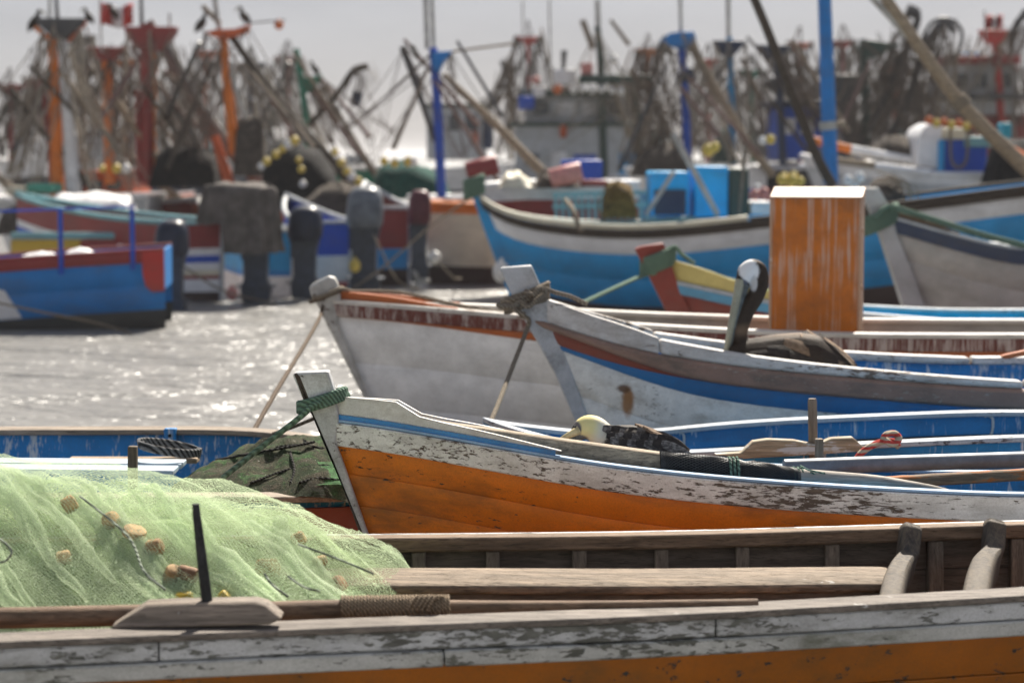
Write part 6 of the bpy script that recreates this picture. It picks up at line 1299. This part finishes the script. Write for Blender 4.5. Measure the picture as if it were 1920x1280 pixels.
vessel('trawler', 'trawler with grey wheelhouse and slim maroon mast at the far right', 'trawler', 48, 1830, [
    ('hull', [(1700, 298), (1830, 302), (2000, 288)], 1.8, [(0.5, k_maroon), (1.8, k_dgrey), (2.6, k_boot)]),
    ('b', 'wheelhouse', 1782, 120, 1905, 215, 2.6, k_grey), ('w', 1792, 138, 1815, 165, 0), ('w', 1825, 138, 1850, 165, 0), ('w', 1872, 138, 1896, 165, 0), ('b', 'roof', 1772, 104, 1915, 120, 3.0, k_maroon, -0.2), ('b', 'lower_house', 1770, 215, 1960, 300, 3.0, k_maroon, 0.1), ('b', 'rail_board', 1766, 176, 1930, 186, 3.2, k_dgrey, -0.3),
    ('p', 'mast', [(1864, 50), (1872, 150), (1880, 270)], 12, 16, k_red, -0.4), ('poly', 'mast_bracket', [(1838, 56), (1890, 56), (1884, 72), (1870, 84), (1852, 78)], 0.35, k_red, -0.6), ('rig', [(1840, 60), (1866, 55), (1890, 60)], [(1790, 200), (1760, 250), (1920, 200), (1910, 280), (1830, 260)], 24, 2.4), ('hang', 'net_bundle', [(1910, 50), (1900, 140), (1915, 230)], 10, 24, 4, k_line), ('p', 'derrick', [(1925, 20), (1900, 60), (1895, 110)], 14, 12, k_dgrey), ('hang', 'net_bundle', [(1800, 150), (1780, 200), (1760, 260)], 14, 30, 3, k_line)])
fl2 = thing('flag', 'small crumpled red and white flag on the maroon mast at right', 'flag', P(1862, 52, 47.3))
for x0, x1, mt, nm in ((1848, 1860, k_red, 'red_band'), (1860, 1870, k_white, 'white_band'), (1870, 1880, k_red, 'red_band')):
    mb = MB(); mb.grid([[P(lerp(x0, x1, i / 4), lerp(28, 54, j / 5) + 2 * math.sin(i), 47.3 + 0.12 * math.sin(lerp(x0, x1, i / 4) * 0.5 + j)) for j in range(6)] for i in range(5)]); o = mb.build(nm, mt, fl2); sol = o.modifiers.new('thick', 'SOLIDIFY'); sol.thickness = 0.006
mb = MB(); mb.tube([P(1846, 20, 47.3), P(1848, 75, 47.3)], 0.02, 6); mb.build('pole', k_alu, fl2)
# launch with orange and white rails and a blue cuddy
bq = vessel('launch', 'grey launch with orange and white rails and a small blue and white cuddy', 'boat', 32, 1700, [
    ('hull', [(1518, 292), (1560, 303), (1640, 316), (1740, 326), (1930, 332)], 1.0, [(0.16, k_white), (0.9, k_grey), (1.6, k_boot)], False, k_white),
    ('p', 'upper_rail', [(1520, 262, .6), (1570, 274, .6), (1595, 280, .6)], 15, 16, k_orange), ('p', 'upper_rail', [(1595, 280, .6), (1650, 290, .6), (1725, 304, .6)], 17, 17, k_white), ('p', 'lower_rail', [(1560, 300, -.3), (1640, 310, -.3)], 13, 13, k_tan), ('p', 'lower_rail', [(1640, 311, -.3), (1745, 324, -.3)], 14, 15, k_white),
    ('poly', 'cuddy_front', [(1718, 310), (1722, 260), (1732, 240), (1750, 230), (1766, 232), (1766, 318), (1722, 312)], 1.2, k_white, 0.1), ('b', 'cuddy_side', 1766, 256, 1852, 326, 1.3, k_royal, 0.15), ('b', 'cuddy_post', 1760, 262, 1772, 332, 0.2, k_sky, 0.0), ('b', 'cuddy_roof', 1764, 240, 1812, 262, 1.4, k_cream, 0.1), ('b', 'cuddy_roof', 1808, 256, 1862, 276, 1.4, k_cyan, 0.1), ('b', 'sill', 1770, 322, 1860, 334, 0.3, k_white, 0.0),
    ('p', 'rope_loop', [(1782, 240, -.1), (1784, 300, -.1), (1798, 314, -.1), (1812, 300, -.1), (1815, 250, -.1)], 6, 6, m_rope_tan), ('heap', 'net_heap', [(1848, 330), (1862, 270), (1890, 258), (1930, 262), (1960, 320)], 345, 1.0, k_netb, -0.6), ('b', 'tank', 1880, 230, 1898, 270, 0.4, bp_('fleet_turquoise', (0.02, 0.35, 0.45)), 0.3), ('heap', 'orange_bundle', [(1890, 292), (1905, 274), (1930, 290)], 300, 0.4, k_buoyo, -1.1), ('heap', 'canvas', [(1620, 290), (1660, 256), (1700, 262), (1722, 290)], 300, 0.9, k_netbr, 1.0)])
for i in range(7): buoy(1742 + i * 14, 226 + (i % 2) * 4 + i * 1.5, 31.6, 8, k_buoyy if i % 2 else k_buoyo, ('yellow' if i % 2 else 'orange') + ' float in the row on the blue cuddy roof', 'amber floats on the cuddy roof')
# bundles on the long blue boat's deck
vessel('fishing_net', 'tan net bundle slumped over the rail right of the orange locker', 'net', 25.6, 1680, [('heap', 'net_mound', [(1620, 372), (1640, 334), (1668, 326), (1690, 345), (1702, 378)], 385, 0.6, k_netbr), ('hang', 'net_strands', [(1660, 330), (1690, 345), (1702, 378)], 6, 14, 4, m_rope_tan)], z=0.7)
gp = 'pink and yellow floats beside the orange locker'
for (x, y, r, m_) in [(1415, 366, 11, k_buoyp), (1432, 362, 11, k_buoyp), (1436, 372, 9, k_buoyp), (1466, 338, 10, k_buoyy), (1485, 338, 11, k_buoyy), (1500, 340, 9, k_buoyy), (1590, 338, 10, k_buoyw), (1612, 332, 10, k_buoyw), (1602, 348, 9, k_buoyw)]: buoy(x, y, 27.4, r, m_, {k_buoyp: 'pink float low left of the orange locker', k_buoyy: 'yellow float just above the orange locker', k_buoyw: 'white float right of the thick blue mast foot'}[m_], gp)

# ------------------------------------------------------------------ hazy boats farther out
rd = random.Random(31)
gd = 'distant fishing boats in the haze'
WHERE = ['at the far left edge', 'left of the orange and white masts', 'right of the white mast', 'between the orange and maroon masts', 'right of the maroon head frame', 'left of the slanting orange mast', 'right of the slanting orange mast', 'left of the dark green mast', 'low in the gap right of the green mast', 'left of the grey trawler roof', 'over the grey trawler roof', 'behind the dark green gantry', 'right of the dark green gantry', 'between the two slim blue masts', 'left of the dark brown boom', 'behind the dark brown boom', 'right of the thick blue mast', 'behind the black net derricks', 'under the curved hoop', 'behind the tan boom at right', 'beside the maroon mast at far right']
MNAME = {k_rust: 'rust red', k_dgrey: 'dark grey', k_red: 'red', k_blue: 'blue', k_green: 'green', k_alu: 'pale metal', k_maroon: 'maroon', k_dblue: 'navy', k_orange: 'orange'}
mcols = [k_rust, k_dgrey, k_red, k_blue, k_green, k_alu, k_maroon, k_dblue, k_orange]
for i, px in enumerate([20, 70, 150, 235, 330, 385, 470, 540, 640, 990, 1060, 1150, 1215, 1330, 1410, 1500, 1580, 1680, 1750, 1820, 1890]):
    d = rd.uniform(62, 95); h = rd.uniform(130, 235) if not 600 < px < 760 else 20; mc = rd.choice(mcols); top = 300 - h; w_ = rd.uniform(55, 90)
    its = [('hull', [(px - w_ * 0.9, 300), (px, 304), (px + w_ * 0.9, 297)], 1.8, [(0.5, rd.choice([k_white, k_grey, k_dgrey])), (1.8, rd.choice([k_dgrey, k_dblue, k_maroon])), (2.2, k_boot)]), ('b', 'wheelhouse', px + 8, 300 - min(60, h * 0.5), px + w_ * 0.6, 300, 2.2, rd.choice([k_white, k_grey, k_cyan, k_dgrey])), ('w', px + 14, 306 - min(60, h * 0.5), px + 24, 318 - min(60, h * 0.5), 0), ('w', px + 30, 306 - min(60, h * 0.5), px + 40, 318 - min(60, h * 0.5), 0)]
    if h > 30:
        its += [('p', 'mast', [(px, top), (px + rd.uniform(-4, 4), 305)], 7, 10, mc), crosstree('crosstree', px, top, rd.uniform(40, 64), 16, mc, 8), ('p', 'boom', [(px, top + 30), (px + rd.choice((-1, 1)) * rd.uniform(40, 90), top + h * rd.uniform(0.5, 0.9))], 6, 8, k_poled), ('p', 'derrick', [(px - 10, 295), (px - rd.uniform(20, 50), top + h * 0.4), (px - rd.uniform(30, 60), top + h * 0.2)], 8, 9, k_dgrey),
                ('rig', [(px - 24, top), (px, top), (px + 24, top)], [(px - 60, 295), (px - 30, 290), (px + 40, 290), (px + 70, 260)], 18, 2.4), ('hang', 'net_bundle', [(px - 30, top + h * 0.25), (px - 40, top + h * 0.6), (px - 30, 295)], 10, 16, 3.5, k_line)]
    if h > 30:
        for q in range(4):
            sg_ = rd.choice((-1, 1)); x0_ = px + rd.uniform(-40, 40); its.append(('p', 'boom', [(x0_, top + rd.uniform(-20, 60)), (x0_ + sg_ * rd.uniform(50, 130), 290 - rd.uniform(0, 60))], 4, 6, rd.choice([k_poled, k_pole, k_tan, k_polep])))
        its.append(('rig', [(px - 20, top), (px + 20, top), (px, top - 30)], [(px + q * 22, 285) for q in range(-5, 6)], 16, 2.0, rd.choice([k_line, k_poled])))
    vessel(FB, ('small distant boat %s' % WHERE[i]) if h <= 30 else 'distant fishing boat with %s mast %s' % (MNAME[mc], WHERE[i]), 'boat', d, px, its, gd)
# ------------------------------------------------------------------ sea haze over the anchorage
mb = MB(); mb.box((0, 2450, 3.75), (6200, 5300, 9.5)); hz_ = mb.build('haze', None, smooth=False) if False else None
hm = bpy.data.materials.new('sea_haze'); hm.use_nodes = True; ht = hm.node_tree; ht.nodes.clear()
ho = ht.nodes.new('ShaderNodeOutputMaterial'); hv = ht.nodes.new('ShaderNodeVolumePrincipled')
hv.inputs['Color'].default_value = (0.95, 0.95, 0.97, 1); hv.inputs['Density'].default_value = HAZE; hv.inputs['Anisotropy'].default_value = 0.2
ht.links.new(hv.outputs[0], ho.inputs['Volume'])
hz_ = mb.build('haze', hm, smooth=False); hz_['kind'] = 'stuff'
